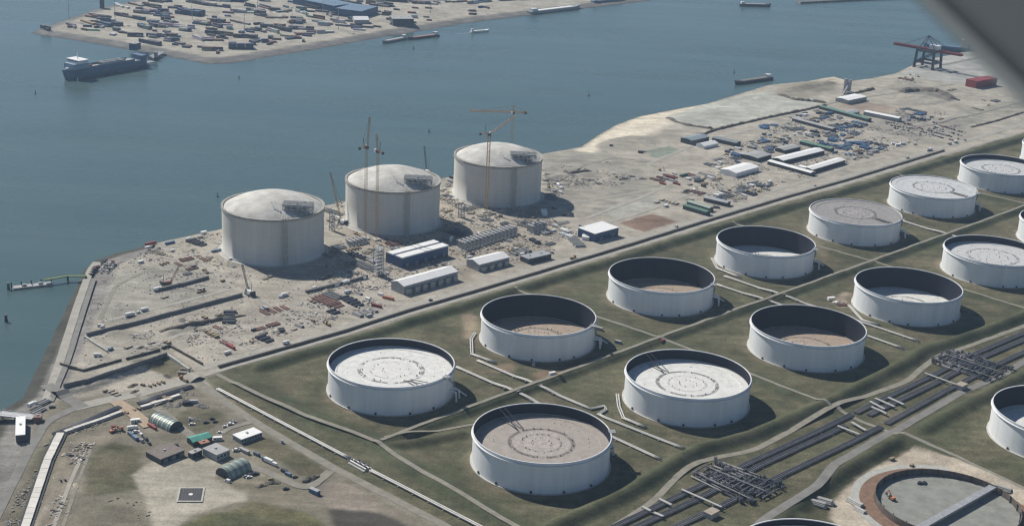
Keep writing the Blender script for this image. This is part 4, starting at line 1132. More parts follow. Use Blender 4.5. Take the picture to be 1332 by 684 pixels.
building('hall', 'dark blue hall with two white roof strips below the middle domed tank', (522.6, 349), (582.6, 332.6), 8.5, BLUEW, WROOF, p3=(512.6, 338), kind='twin', ndoor=5)
building('hall', 'long grey hall with white ridge roof nearest the main road', (525, 383.5), (595, 363.7), 7.5, WALLG, WROOF, p3=(515, 375), bays=7, nwin=10)
building('hall', 'short grey hall with white roof and side bays beside the main road', (622.6, 353.5), (662, 343.5), 6.5, WALLG, WROOF, p3=(612, 345.5), bays=4, nwin=6)
building('shed', 'low dark grey shed beside the main road under the rightmost domed tank', (687, 343.5), (717, 336.5), 4.5, WALLD, GALV, p3=(681, 338), kind='flat', nwin=5)
building('hall', 'blue grey hall with pale roof at the main road, alone in the middle', (773, 315), (804, 306.5), 8, BLUEW, WROOF, p3=(759, 305.5), kind='mono', rise=.6, nwin=6, ndoor=2)
building('site_tent', 'small white tent beside the blue grey hall', (757, 312), (766, 313), 3.2, VEHW, WROOF, depth=8, cat='tent')
building('hall', 'square white marquee with scalloped roof among the stores', (957, 231), (987, 222.5), 5, WROOF, WROOF, p3=(942, 224), kind='gable', rise=1.5, cat='tent')
building('barrack', 'white roofed site barrack, longest one of the right-hand camp', (1018, 214), (1072, 200.5), 4.5, WALLD, WROOF, depth=14, nwin=12, rise=1.4)
building('barrack', 'white roofed site barrack nearest the main road in the right-hand camp', (1056, 226), (1099, 213), 4.5, WALLD, WROOF, depth=11, nwin=9, rise=1.2)
building('barrack', 'narrow white roofed barrack lying crosswise in the right-hand camp', (998, 214), (1054, 229.5), 4, WALLD, WROOF, depth=8.5, nwin=10, rise=1)
building('barrack', 'short white barrack wedged between the two long ones', (1038, 220), (1056, 225), 3.5, WALLD, WROOF, depth=7, nwin=4, rise=.8)
building('barrack', 'grey roofed store left of the white barracks', (985, 211), (1003, 206), 4.5, WALLD, GROOF, depth=22, kind='gable', rise=1.0)
building('barrack', 'long narrow green roofed barrack by the blue containers', (1040, 188), (1080, 198), 4, WALLD, GREENP, depth=8, nwin=8, rise=1)
building('barrack', 'grey roofed store behind the long white barrack', (1020, 200), (1041, 195), 4, WALLD, GROOF, depth=13, rise=1)
building('barrack', 'dark green shed beside the haul track bend', (899, 189), (922, 184), 5.5, WALLD, mat('slate_blue_roof', (.22, .27, .30), .6), depth=16, rise=1.2)
building('barrack', 'long slate roofed shed right of the dark green one', (926, 184), (957, 191), 4.5, WALLD, mat('slate_roof', (.20, .23, .24), .6), depth=11, rise=1)
building('site_tent', 'white dome tent between the dark sheds', (916, 194), (934, 190), 3.5, VEHW, WROOF, depth=12, rise=2.2, cat='tent')
building('hall', 'long white roofed hall at the back of the camp', (1123, 150), (1168, 159), 5, WALLG, WROOF, depth=10, rise=.8)
building('hall', 'bright white hall behind the camp near the grey silo', (1103, 136), (1127, 131), 5.5, WALLG, WROOF, depth=20, rise=1)
building('shed', 'pale shed behind the camp, left of the long white roof', (1105, 152), (1118, 149), 4, WALLG, GALV, depth=12, rise=.8)
building('barrack', 'long dark green roof in the back of the camp', (1065, 142), (1128, 159), 4, WALLD, GREENP, depth=8, rise=.8)
building('barrack', 'dark grey roof in the back of the camp, left end', (1030, 158), (1082, 172), 4, WALLD, GROOF, depth=8, rise=.8)
building('barrack', 'pair of low green roofed site huts beside the main road, lower one', (888, 272), (918, 281), 4, WALLD, GREENP, depth=7, rise=.8, nwin=6)
building('barrack', 'pair of low green roofed site huts beside the main road, upper one', (893, 267), (922, 276), 4, WALLD, mat('pale_green_roof', (.30, .36, .31), .6), depth=7, rise=.8)
building('barrack', 'white roofed hut right of the green site huts', (915, 262), (945, 269), 4, WALLD, GALV, depth=8, rise=.8)
# lower left yard
building('office', 'long white office hut with dark windows at the perimeter road', (314, 577.5), (341, 568), 3.0, WALLG, WROOF, depth=9, kind='flat', nwin=8, ndoor=2)
building('shed', 'flat brown roofed dark shed in the lower left yard', (209, 604), (240, 592), 3.4, WALLD, BROOF, p3=(193.5, 592.5), kind='flat', ndoor=3, nwin=5)
building('shed', 'flat grey roofed building behind the near arched hall', (282, 600), (299, 593), 4.2, WALLG, GROOF, depth=13, kind='flat', nwin=4)
building('shed', 'small dark flat shed left of the grey roofed building', (250, 597), (263, 591.5), 3.4, WALLD, GROOF, p3=(246, 594), kind='flat', nwin=2)
building('site_tent', 'teal roofed shelter in the middle of the lower left yard', (251, 581), (276, 574), 3.4, WALLD, TEAL, p3=(247, 574), rise=1.3, cat='shelter')
building('shed', 'small orange roofed kiosk beside the teal shelter', (262, 583), (273, 580), 2.8, WALLD, ORANGE, depth=5, kind='flat', cat='kiosk')
building('shed', 'dark walled building with white roof at the root of the trestle', (21, 575), (33, 574), 4.6, WALLD, WROOF, depth=27, kind='flat', nwin=6)
building('shed', 'red brick coloured hut at the trestle road', (44, 549), (53, 549), 3.2, REDDISH, REDDISH, depth=5, kind='flat', cat='hut')

def arched_hall(label, p0, p1, r, n):
    a, b_ = g(*p0), g(*p1); d = b_ - a; Lx = float(np.hypot(*d)); rz = math.atan2(d[1], d[0])
    T_ = thing('arched_hall', label, 'hall', (a[0], a[1], 0), rz, 'arched sheet halls')
    K = 14; sec = [(r * math.cos(math.pi * k / K), r * .92 * math.sin(math.pi * k / K)) for k in range(K + 1)]
    for i in range(n):      # individual sheet bands
        x0, x1 = Lx * i / n, Lx * (i + 1) / n - .12
        mb = MB(); mb._add([(x, y, z) for x in (x0, x1) for y, z in sec], [(k, k + 1, K + 1 + k + 1, K + 1 + k) for k in range(K)])
        mb.build('roof_sheet', mat('pale_green_sheet', (0.36, 0.41, 0.36), .45, .1, var=.15) if i % 2 else mat('green_sheet', (0.20, 0.265, 0.225), .45, .1, var=.15), T_)
    for i in range(n + 1):
        x = Lx * i / n - .06
        rb = MB(); rb.tube([(x, y * 1.01, z * 1.01) for y, z in sec], .14, 5); rb.build('rib', GALV, T_)
    for x in (0.15, Lx - .25):
        e_ = MB(); e_._add([(x, y * .98, z * .98) for y, z in sec] + [(x + .05, y * .98, z * .98) for y, z in sec], [tuple(range(K + 1)), tuple(range(2 * K + 1, K, -1))]); e_.build('end_wall', WALLD, T_)
    MB().box(.05, 0, 0, .12, r * .9, r * .55).build('door', DARK, T_)
    return T_
arched_hall('far arched green sheet hall beside the tan ramp', (202, 546), (229, 558), 5.6, 9)
arched_hall('near arched hall of striped green sheets, biggest in the lower left yard', (290, 620), (318, 607), 6.2, 8)

# helipad-like test square
p = [gp(*q, dz=.12) for q in ((229, 653), (263.5, 653), (267, 634), (233, 634))]
cx_ = sum((q for q in p), Vector()) / 4
T_ = thing('marked_square', 'dark square with pale border and white centre spot on the sandy pad', 'landing pad', (cx_.x, cx_.y, cx_.z))
q_ = [(v - cx_) for v in p]
def inset(k, z): return [Vector((v.x * k, v.y * k, z)) for v in q_]
mb = MB()
o4, i4 = inset(1.0, .42), inset(.86, .42)
mb._add([*o4, *i4], [(k, (k + 1) % 4, 4 + (k + 1) % 4, 4 + k) for k in range(4)]); mb.build('border', CONCP, T_)
mb = MB(); mb._add(inset(.85, .40), [(0, 1, 2, 3)]); mb.build('dark_surface', mat('dark_matting', (.06, .06, .065), .85, var=.2, scale=1.0), T_)
mb = MB()
for k in range(7):
    u = -.72 + k * .24
    mb.bar(q_[0].lerp(q_[1], .5 + u / 2) * .84 + Vector((0, 0, .44)), q_[3].lerp(q_[2], .5 + u / 2) * .84 + Vector((0, 0, .44)), .18, .05)
mb.build('seam', mat('seam_grey', (.13, .13, .13), .8), T_)
MB().cyl(0, 0, .42, .5, 1.25, 20).build('centre_spot', WROOF, T_)

# covered concrete duct, lower left
def duct(name, label, pts, w, h, nlen, m_):
    W = [Vector((*g(*q), 0)) for q in pts]; base = W[0].copy()
    T_ = thing(name, label, 'duct', base, 0)
    for a, b_ in zip(W, W[1:]):
        n = max(1, int((b_ - a).length / nlen)); d = (b_ - a) / n; rz = math.atan2(d.y, d.x)
        for k in range(n):
            c_ = a + d * (k + .5) - base
            MB().box(c_.x, c_.y, .3, d.length - .18, w * (1 + .015 * ((k * 5) % 3)), h + .05 * ((k * 3) % 4), rz).build('cover_slab', m_, T_)
        nn = Vector((-d.y, d.x, 0)).normalized()
        for s_ in (-1, 1):
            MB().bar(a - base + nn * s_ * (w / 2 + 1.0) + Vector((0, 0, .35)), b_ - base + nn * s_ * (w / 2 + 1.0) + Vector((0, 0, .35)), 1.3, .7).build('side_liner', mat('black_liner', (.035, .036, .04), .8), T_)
    return T_
PALEC = mat('pale_precast_concrete', (0.62, 0.60, 0.55), .8, var=.12, scale=.25, rnd=.06)
duct('concrete_duct', 'wide pale concrete duct running to the bottom left corner', [(79, 565), (62, 600), (34, 684), (20, 725)], 4.6, 1.3, 6, PALEC)
duct('concrete_duct', 'narrow pale concrete duct from the bend to the tan ramp', [(84, 563), (128, 548), (158, 537)], 2.6, 1.2, 6, PALEC)
duct('concrete_duct', 'narrow pale concrete duct beyond the tan ramp', [(183, 531), (210, 523), (234, 515)], 2.6, 1.2, 6, PALEC)
pipeline('pipe_bundle', 'dark pipes lying in the trench behind the narrow duct', 'pipes', [(70, 566), (128, 542), (156, 530)], 4, 1.2, .5, PIPE_D, .8, None, 9, False)
pipeline('pipe_bundle', 'dark pipes lying in the trench beyond the tan ramp', 'pipes', [(180, 526), (205, 517), (250, 503)], 4, 1.2, .5, PIPE_D, .8, None, 9, False)
rp_ = ribbon('tan_ramp', [(150, 522), (172, 537), (195, 555)], 9, mat('tan_ramp_sand', (.40, .31, .22), .9, var=.15), dz=.5)

# long low wall across the works
def long_wall(label, pts, h, w, m_, panel=9):
    W = [gp(*q) for q in pts]; base = W[0].copy()
    T_ = thing('retaining_wall', label, 'wall', base, 0)
    for a, b_ in zip(W, W[1:]):
        n = max(1, int((b_ - a).length / panel)); d = (b_ - a) / n
        for k in range(n):
            c_ = a + d * (k + .5) - base
            MB().box(c_.x, c_.y, -.3, d.length - .1, w, h + .3 + .12 * ((k * 7) % 3), math.atan2(d.y, d.x)).build('wall_panel', m_, T_)
    return T_
DCON = mat('weathered_and_shade_concrete', (.19, .185, .18), .85, var=.25)
long_wall('long dark low wall crossing the left works', [(113, 437), (180, 421), (250, 402), (315, 385)], 2.6, 1.4, DCON)
long_wall('short dark wall parallel to the long one, near the stacked steel', [(207, 378), (238, 371), (271, 362)], 2.4, 2.2, DCON)
long_wall('dark low wall behind the laydown yard left of the grey hall', [(398, 381), (440, 371), (478, 361)], 2.4, 2.0, DCON)
long_wall('pale inner kerb wall at the left corner of the works', [(110, 439), (125, 449), (140, 458)], 1.6, 1.2, CONCP)

def spoil_bank(label, pts, h, w):
    W = [gp(*q) for q in pts]; base = W[0].copy(); rn = random.Random(len(label)); mb = MB(); path = []
    for a, b_ in zip(W, W[1:]):
        n = max(2, int((b_ - a).length / 4))
        path += [a.lerp(b_, k / n) for k in range(n)]
    path.append(W[-1]); vs = []
    for i, q in enumerate(path):
        d = path[min(i + 1, len(path) - 1)] - path[max(i - 1, 0)]; nn = Vector((-d.y, d.x, 0)).normalized(); hh = h * rn.uniform(.55, 1.15) * (0.2 if i in (0, len(path) - 1) else 1); ww = w * rn.uniform(.8, 1.25)
        for u, z in ((-1, -.3), (-.45, .75), (.1, 1), (.5, .65), (1, -.3)): vs.append(q - base + nn * u * ww / 2 + Vector((0, 0, max(-.3, z * hh) if z > 0 else -.3)))
    mb._add(vs, [(i * 5 + k, i * 5 + k + 1, (i + 1) * 5 + k + 1, (i + 1) * 5 + k) for i in range(len(path) - 1) for k in range(4)])
    o = mb.build('spoil_bank', SOIL, None, False, base)
    return tag(o, label, 'earth bank')
spoil_bank('short dark spoil bank at the left end of the pale flat field', [(868, 153), (880, 159), (893, 163), (928, 168)], 2.6, 6)
spoil_bank('long dark spoil bank along the near side of the pale flat field', [(893, 185), (928, 170), (965, 161), (1000, 153), (1040, 145), (1075, 137)], 2.6, 6)
spoil_bank('dark spoil bank above the back of the camp', [(1012, 123), (1035, 130), (1075, 134)], 3, 8)
spoil_bank('curved dark spoil bank behind the bright white hall', [(1095, 127), (1115, 121), (1137, 116)], 3, 7)
spoil_bank('dark gravel ridge in the open sand right of the camp', [(1172, 120), (1195, 118), (1222, 122), (1240, 130)], 5, 16)
spoil_bank('low spoil bank beside the far end of the main road', [(1262, 166), (1295, 158), (1332, 146)], 1.8, 5)
spoil_bank('dark pile along the graded sand right of the domed tanks', [(738, 226), (752, 224), (768, 222)], 2.4, 7)
spoil_bank('dark excavated bank between the long wall and the trench', [(207, 431), (228, 429), (250, 424), (290, 415), (320, 410)], 2.2, 5)
SHADEW = mat('dark_slope_shade', (.13, .115, .10), .85, var=.3)  # dark panel colour stands in for shade on the trench terrace steps
long_wall('low dark wall added for the shaded step at the left corner of the trench', [(78, 474), (108, 483), (158, 469)], 1.6, .8, SHADEW, 5)
long_wall('low dark wall added for the shaded step along the middle of the trench', [(164, 468), (208, 456)], 1.6, .8, SHADEW, 5)
long_wall('low dark wall added for the shaded step turning the right corner of the trench', [(211, 454), (221, 451), (264, 475)], 1.8, .8, SHADEW, 5)
long_wall('higher grey wall added for the shaded slope lining the near side of the trench', [(83, 509), (112, 503), (160, 487), (217, 468)], 3.4, 1.0, DCON, 6)  # dark wall added to draw the shade of the slope facing the camera
long_wall('pale concrete wall closing the right end of the trench', [(219, 468), (246, 487)], 2.2, 1.6, CONCP, 6)

# vaporiser rack: row of finned cells
def vaporisers(label, p0, p1, n, d, h):
    a, b_ = g(*p0), g(*p1); dd = b_ - a; Lx = float(np.hypot(*dd)); rz = math.atan2(dd[1], dd[0])
    T_ = thing('vaporiser_rack', label, 'process rack', (a[0], a[1], 0), rz)
    MB().box(Lx / 2, d / 2, 0, Lx + 1, d + 1, .5).build('slab', CONCP, T_)
    for k in range(n):
        x = (k + .5) * Lx / n; w = Lx / n
        MB().box(x, d * .55, .5, w * .55, d * .75, h).build('fin_panel', GALV, T_)
        MB().tube([(x, 0, 1), (x, 0, h * .8), (x, d * .3, h + .6), (x, d, h + .6)], .42, 7).build('riser_pipe', PIPE_G, T_)
    MB().tube([(0, -.4, 1.2), (Lx, -.4, 1.2)], .5, 7).build('header_pipe', PIPE_G, T_)
    MB().tube([(0, d, h + .6), (Lx, d, h + .6)], .5, 7).build('header_pipe', PIPE_G, T_)
    return T_
vaporisers('long row of grey finned vaporiser cells below the rightmost domed tank', (606, 327), (676, 305), 14, 12, 6.5)
vaporisers('short group of grey finned cells right of the long vaporiser row', (694, 305), (714, 299), 4, 10, 6.5)
vaporisers('grey process skid left of the blue hall', (458, 322), (480, 316), 5, 9, 4.0)

def steel_tower(px, py, w, h, label, m_=STEEL):
    p = gp(px, py)
    T_ = thing('stair_tower', label, 'scaffold', p, ANG, 'scaffold towers on the works')
    mb = MB().lattice((0, 0, 0), (0, 0, h), w, 2.4, .24); mb.build('frame', m_, T_)
    for z in range(3, int(h), 3): MB().box(0, 0, z, w, w, .15).build('landing', GALV, T_)
    return T_
steel_tower(492, 358, 6, 26, 'grey scaffold stair tower left of the long grey hall', GALV)
steel_tower(600, 283, 4, 14, 'low scaffold tower left of the rightmost domed tank')
steel_tower(432, 300, 3.5, 18, 'slim scaffold tower right of the leftmost domed tank')
steel_tower(483, 296, 5, 22, 'ochre scaffold between the two slim masts', CRANE_Y)

# ------------------------------------------------------------------ vehicles, cabins, stores: one source of each kind, then copies
SRC = {}
def src_container(key, ln, m_):
    T_ = thing('container', '-', 'container', (0, 0, 0)); THINGS.pop()
    mb = MB(); n = int(ln / .6)
    sec = []
    for k in range(n): sec.append((-ln / 2 + ln * k / n, .04 if k % 2 else 0))
    sec.append((ln / 2, 0))
    mb.box(0, 0, 0.05, ln, 2.44, 2.55)
    for k in range(1, n, 2):
        x = -ln / 2 + ln * k / n
        mb.box(x, 1.25, .15, ln / n * .7, .08, 2.3); mb.box(x, -1.25, .15, ln / n * .7, .08, 2.3)
    mb.build('body', m_, T_)
    MB().box(ln / 2 + .05, 0, .2, .1, 2.2, 2.2).build('door', GALV, T_)
    return T_
def wheels(T_, xs, y, r):
    src = None
    for x in xs:
        for s_ in (-1, 1):
            if src is None:
                src = MB().tube([(0, -.18, 0), (0, .18, 0)], r, 12).build('wheel', TYRE, T_); o = src
            else:
                o = bpy.data.objects.new('wheel', src.data); col.objects.link(o); o.parent = T_
            o.location = (x, s_ * y, r)
def src_car(m_, van=False):
    T_ = thing('van' if van else 'car', '-', 'van' if van else 'car', (0, 0, 0)); THINGS.pop()
    Lc, Wc, hb, ht = (5.4, 1.95, 1.1, 2.25) if van else (4.4, 1.75, .85, 1.45)
    def sec(pr, w0, w1):
        n = len(pr)
        vs = [(x, s_ * (w0 if z < hb + .05 else w1) / 2, z) for s_ in (-1, 1) for x, z in pr]
        fs = [tuple(range(n)), tuple(range(2 * n - 1, n - 1, -1))] + [(i, n + i, n + (i + 1) % n, (i + 1) % n) for i in range(n)]
        return vs, fs
    low = [(-Lc / 2, .3), (Lc / 2, .3), (Lc / 2, hb - .15), (Lc / 2 - 1.1, hb), (-Lc / 2, hb)]
    mb = MB(); mb._add(*sec(low, Wc, Wc))
    k = .5 if van else 1.35
    cab = [(-Lc / 2 + (.05 if van else .35), hb), (Lc / 2 - 1.15 + (.3 if van else 0), hb), (Lc / 2 - 1.15 - (.4 if van else .6), ht), (-Lc / 2 + (.1 if van else .8), ht)]
    rf = [(q[0], q[1]) for q in cab]
    mb._add(*sec([(-Lc / 2 + (.1 if van else .85), ht - .08), (Lc / 2 - 1.15 - (.45 if van else .65), ht - .08), (Lc / 2 - 1.15 - (.5 if van else .7), ht + .03), (-Lc / 2 + (.15 if van else .9), ht + .03)], Wc, Wc - .25))
    if van: mb._add(*sec([(-Lc / 2 + .05, hb - .02), (Lc / 2 - 2.3, hb - .02), (Lc / 2 - 2.3, ht - .05), (-Lc / 2 + .1, ht - .05)], Wc, Wc - .1))
    mb.build('body', m_, T_)
    gb = MB(); gb._add(*sec(rf, Wc - .1, Wc - .3)); gb.build('windows', GLASS, T_)
    wheels(T_, (-Lc * .3, Lc * .3), Wc / 2 - .1, .33)
    for s_ in (-1, 1): MB().box(Lc / 2, s_ * .6, .55, .06, .35, .18).build('headlight', VEHS, T_)
    return T_
def src_truck(cabm, boxm, ln=9.0, flat=False):
    T_ = thing('truck', '-', 'truck', (0, 0, 0)); THINGS.pop()
    MB().box(0, 0, .55, ln, 1.0, .35).build('chassis', DARK, T_)
    MB().box(ln / 2 - 1.0, 0, .7, 2.0, 2.45, 2.4, 0, None, .95).build('cab', cabm, T_)
    MB().box(ln / 2 + .0, 0, 1.9, .08, 2.1, .9).build('windscreen', GLASS, T_)
    if flat:
        MB().box(-1.1, 0, .95, ln - 2.4, 2.45, .2).build('flatbed', boxm, T_); MB().box(-1.6, 0, 1.15, ln * .45, 1.8, .9).build('load', TIMBER, T_)
    else:
        MB().box(-1.1, 0, .95, ln - 2.4, 2.5, 2.7).build('cargo_body', boxm, T_)
    wheels(T_, (ln / 2 - 1.3, -ln / 2 + 1.2, -ln / 2 + 2.6), 1.05, .5)
    return T_
def src_excavator(m_):
    T_ = thing('excavator', '-', 'excavator', (0, 0, 0)); THINGS.pop()
    for y in (-1.2, 1.2): MB().box(0, y, 0, 4.2, .6, .95, 0, None, .9).build('track', DARK, T_)
    MB().box(-.5, 0, 1.0, 3.6, 2.6, 1.3).build('body', m_, T_); MB().box(.9, .8, 1.1, 1.3, 1.0, 1.9).build('cab', GLASS, T_)
    MB().bar((1.0, -.3, 1.8), (4.6, -.3, 4.6), .5, .7).build('boom', m_, T_); MB().bar((4.6, -.3, 4.6), (6.4, -.3, 2.0), .4, .5).build('arm', m_, T_)
    MB().box(6.3, -.3, .6, 1.1, 1.2, 1.3, 0, None, .8).build('bucket', DARK, T_)
    return T_
def src_cabin(m_, roof):
    T_ = thing('site_cabin', '-', 'cabin', (0, 0, 0)); THINGS.pop()
    MB().box(0, 0, .15, 7.4, 2.9, 2.7).build('wall', m_, T_); MB().box(0, 0, 2.85, 7.6, 3.1, .2).build('roof', roof, T_)
    for x in (-2.2, 2.2): MB().box(x, -1.48, 1.2, 1.3, .08, 1.0).build('window', GLASS, T_)
    MB().box(0, -1.48, .2, .95, .08, 2.0).build('door', STEEL, T_)
    return T_
def src_pipes(m_, n, r, ln):
    T_ = thing('pipe_stack', '-', 'pipes', (0, 0, 0)); THINGS.pop()
    src = None; y0 = 0; z = r; k = n
    row = n
    while row > max(0, n - 3):
        for i in range(row):
            if src is None: src = MB().tube([(-ln / 2, 0, 0), (ln / 2, 0, 0)], r, 8).build('pipe', m_, T_); o = src
            else: o = bpy.data.objects.new('pipe', src.data); col.objects.link(o); o.parent = T_
            o.location = (0, (i - (row - 1) / 2) * 2 * r, z)
        row -= 1; z += r * 1.74
    return T_
def src_beams(m_, n, ln):
    T_ = thing('beam_stack', '-', 'steel beams', (0, 0, 0)); THINGS.pop()
    for i in range(n):
        mb = MB(); y = (i - (n - 1) / 2) * 1.5; z = .2 + .5 * (i % 2)
        mb.box(0, y, z, ln, .7, .12); mb.box(0, y, z + .12, ln, .14, .7); mb.box(0, y, z + .82, ln, .7, .12)
        mb.build('beam', m_, T_)
    return T_
def src_boards(m_):
    T_ = thing('board_stack', '-', 'timber stack', (0, 0, 0)); THINGS.pop()
    rn = random.Random(3)
    for i in range(5): MB().box(rn.uniform(-.2, .2), rn.uniform(-.2, .2), .1 + i * .42, 4.6, 2.4, .36, rn.uniform(-.06, .06)).build('board', m_, T_)
    return T_
def src_heap(m_, seed, r, h):
    rn = np.random.RandomState(seed); T_ = MB(); K, N_ = 7, 20; vs = []
    for j in range(K + 1):
        q = j / K
        for k in range(N_):
            a = 2 * math.pi * k / N_; w = 1 + .28 * math.sin(a * 2 + seed) + rn.uniform(-.1, .1)
            vs.append((r * (1 - q) * w * math.cos(a) * 1.35, r * (1 - q) * w * math.sin(a), h * (q ** .85) + (rn.uniform(-.12, .12) * h if 0 < j < K else (-.2 if j == 0 else 0))))
    T_._add(vs, [(j * N_ + k, j * N_ + (k + 1) % N_, (j + 1) * N_ + (k + 1) % N_, (j + 1) * N_ + k) for j in range(K) for k in range(N_)])
    o = T_.build('earth_heap', m_); o['category'] = 'heap'
    return o
def src_drum(m_):
    o = MB().cyl(0, 0, 0, 1.0, 1.5, 16).lathe([(1.5, .4), (1.62, .4), (1.62, .55), (1.5, .55)], 16, True).cyl(0, 0, 1.0, 3.2, 1.35, 16, 1.2).build('water_tank', m_); o['category'] = 'water tank'
    return o
def src_scaf():
    T_ = thing('scaffold_stack', '-', 'scaffold', (0, 0, 0)); THINGS.pop()
    for i in range(3): MB().lattice((-3, (i - 1) * 1.8, .8), (3, (i - 1) * 1.8, .8), 1.4, 1.5, .14).build('scaffold_frame', GALV, T_)
    return T_
def src_panel(m_):
    T_ = thing('formwork_panels', '-', 'formwork', (0, 0, 0)); THINGS.pop()
    for i in range(4): MB().box((i - 1.5) * .25, 0, .05 + i * .32, 8 - i * .5, 3.2, .26, .02 * i).build('panel', m_, T_)
    return T_
def src_tarp():
    mb = MB(); n = 7
    for k in range(3): mb.box(k * .4 - .4, 0, .02 + k * .75, 9.5 - k * 1.2, 3.6 - k * .5, .8, .04 * k, None, .96)
    o = mb.build('covered_stack', TARP); o['category'] = 'tarpaulin'
    return o
FW = mat('weathered_formwork', (0.30, 0.27, 0.22), .85, var=.3, rnd=.25)
for key, fn in {
    'cont_blue': lambda: src_container('b', 12.2, BLUE), 'cont_red': lambda: src_container('r', 12.2, RED), 'cont_white': lambda: src_container('w', 6.1, VEHW),
    'cont_grey': lambda: src_container('g', 6.1, GALV), 'cont_green': lambda: src_container('gr', 12.2, GREENP), 'cont_orange': lambda: src_container('o', 12.2, ORANGE),
    'cont_dark': lambda: src_container('d', 6.1, VEHD), 'cont_sblue': lambda: src_container('sb', 6.1, TARP),
    'car_white': lambda: src_car(VEHW), 'car_dark': lambda: src_car(VEHD), 'car_silver': lambda: src_car(VEHS), 'car_red': lambda: src_car(RED), 'van_white': lambda: src_car(VEHW, True),
    'truck_white': lambda: src_truck(VEHW, VEHW), 'truck_blue': lambda: src_truck(BLUE, VEHW, 11), 'truck_red': lambda: src_truck(RED, GALV, 10, True), 'truck_orange': lambda: src_truck(ORANGE, TIMBER, 9, True),
    'exc_yellow': lambda: src_excavator(YELLOW), 'exc_orange': lambda: src_excavator(ORANGE), 'cabin_white': lambda: src_cabin(VEHW, WROOF), 'cabin_grey': lambda: src_cabin(WALLG, GROOF), 'cabin_blue': lambda: src_cabin(BLUE, GROOF),
    'pipes_dark': lambda: src_pipes(PIPE_D, 6, .45, 12), 'pipes_pale': lambda: src_pipes(PIPE_W, 5, .5, 12), 'beams_red': lambda: src_beams(REDDISH, 4, 14), 'beams_grey': lambda: src_beams(STEEL, 4, 12),
    'boards': lambda: src_boards(TIMBER), 'panels': lambda: src_panel(FW), 'scaf': src_scaf, 'heap_soil': lambda: src_heap(SOIL, 1, 4.5, 2.2), 'heap_sand': lambda: src_heap(SANDM, 2, 5, 2.4),
    'tarp': src_tarp, 'heap_gravel': lambda: src_heap(GRAVEL, 3, 5, 2.2), 'drum': lambda: src_drum(GALV)}.items():
    SRC[key] = fn()
DESC = {'cont_blue': 'long blue container', 'cont_red': 'long red container', 'cont_white': 'short white container', 'cont_grey': 'short grey container', 'cont_green': 'long green container', 'cont_orange': 'long orange container',
        'cont_dark': 'short dark container', 'cont_sblue': 'short blue container', 'car_white': 'white car', 'car_dark': 'dark car', 'car_silver': 'silver car', 'car_red': 'red car', 'van_white': 'white van',
        'truck_white': 'white box truck', 'truck_blue': 'truck with blue cab and white body', 'truck_red': 'red flatbed truck', 'truck_orange': 'orange flatbed truck', 'exc_yellow': 'yellow excavator', 'exc_orange': 'orange excavator',
        'cabin_white': 'white site cabin', 'cabin_grey': 'grey site cabin', 'cabin_blue': 'blue site cabin', 'pipes_dark': 'stack of dark pipes', 'pipes_pale': 'stack of pale pipes', 'beams_red': 'rack of red beams',
        'beams_grey': 'rack of grey beams', 'boards': 'stack of timber boards', 'panels': 'pile of formwork panels', 'scaf': 'bundle of scaffold frames', 'heap_soil': 'heap of dark soil', 'heap_sand': 'heap of pale sand',
        'heap_gravel': 'heap of grey gravel', 'drum': 'round grey water tank', 'tarp': 'stack under blue tarpaulin'}
for k, o in SRC.items():
    KIDS[o] = [c_ for c_ in bpy.data.objects if c_.parent == o]
USED = set(); BUSY = []
SHRINK = {'car_white': 1.1, 'car_dark': 1.1, 'car_silver': 1.1, 'car_red': 1.1, 'truck_white': .8, 'heap_soil': .75, 'heap_gravel': .75, 'heap_sand': .8, 'cabin_white': .85, 'boards': .8, 'pipes_dark': .8}
def place(kind, px, py, rz, where, dz=0.0):
    o = place_(kind, px, py, rz, where, dz); k = SHRINK.get(kind, .9) * random.uniform(.72, 1.05)
    if 'wide duct' in where: k *= .6
    o.scale = (k, k, k)
    return o
def place_(kind, px, py, rz, where, dz=0.0):
    p = gp(px, py, dz=dz); o = SRC[kind]
    lb = DESC[kind] + ' ' + where; grp = (DESC[kind] + ' ' + where)
    BUSY.append((p.x, p.y))
    if kind in USED: return dup(o, lb, p, rz, grp)
    USED.add(kind)
    o.location = p; o.rotation_euler = (0, 0, rz)
    return tag(o, lb, o['category'], grp)
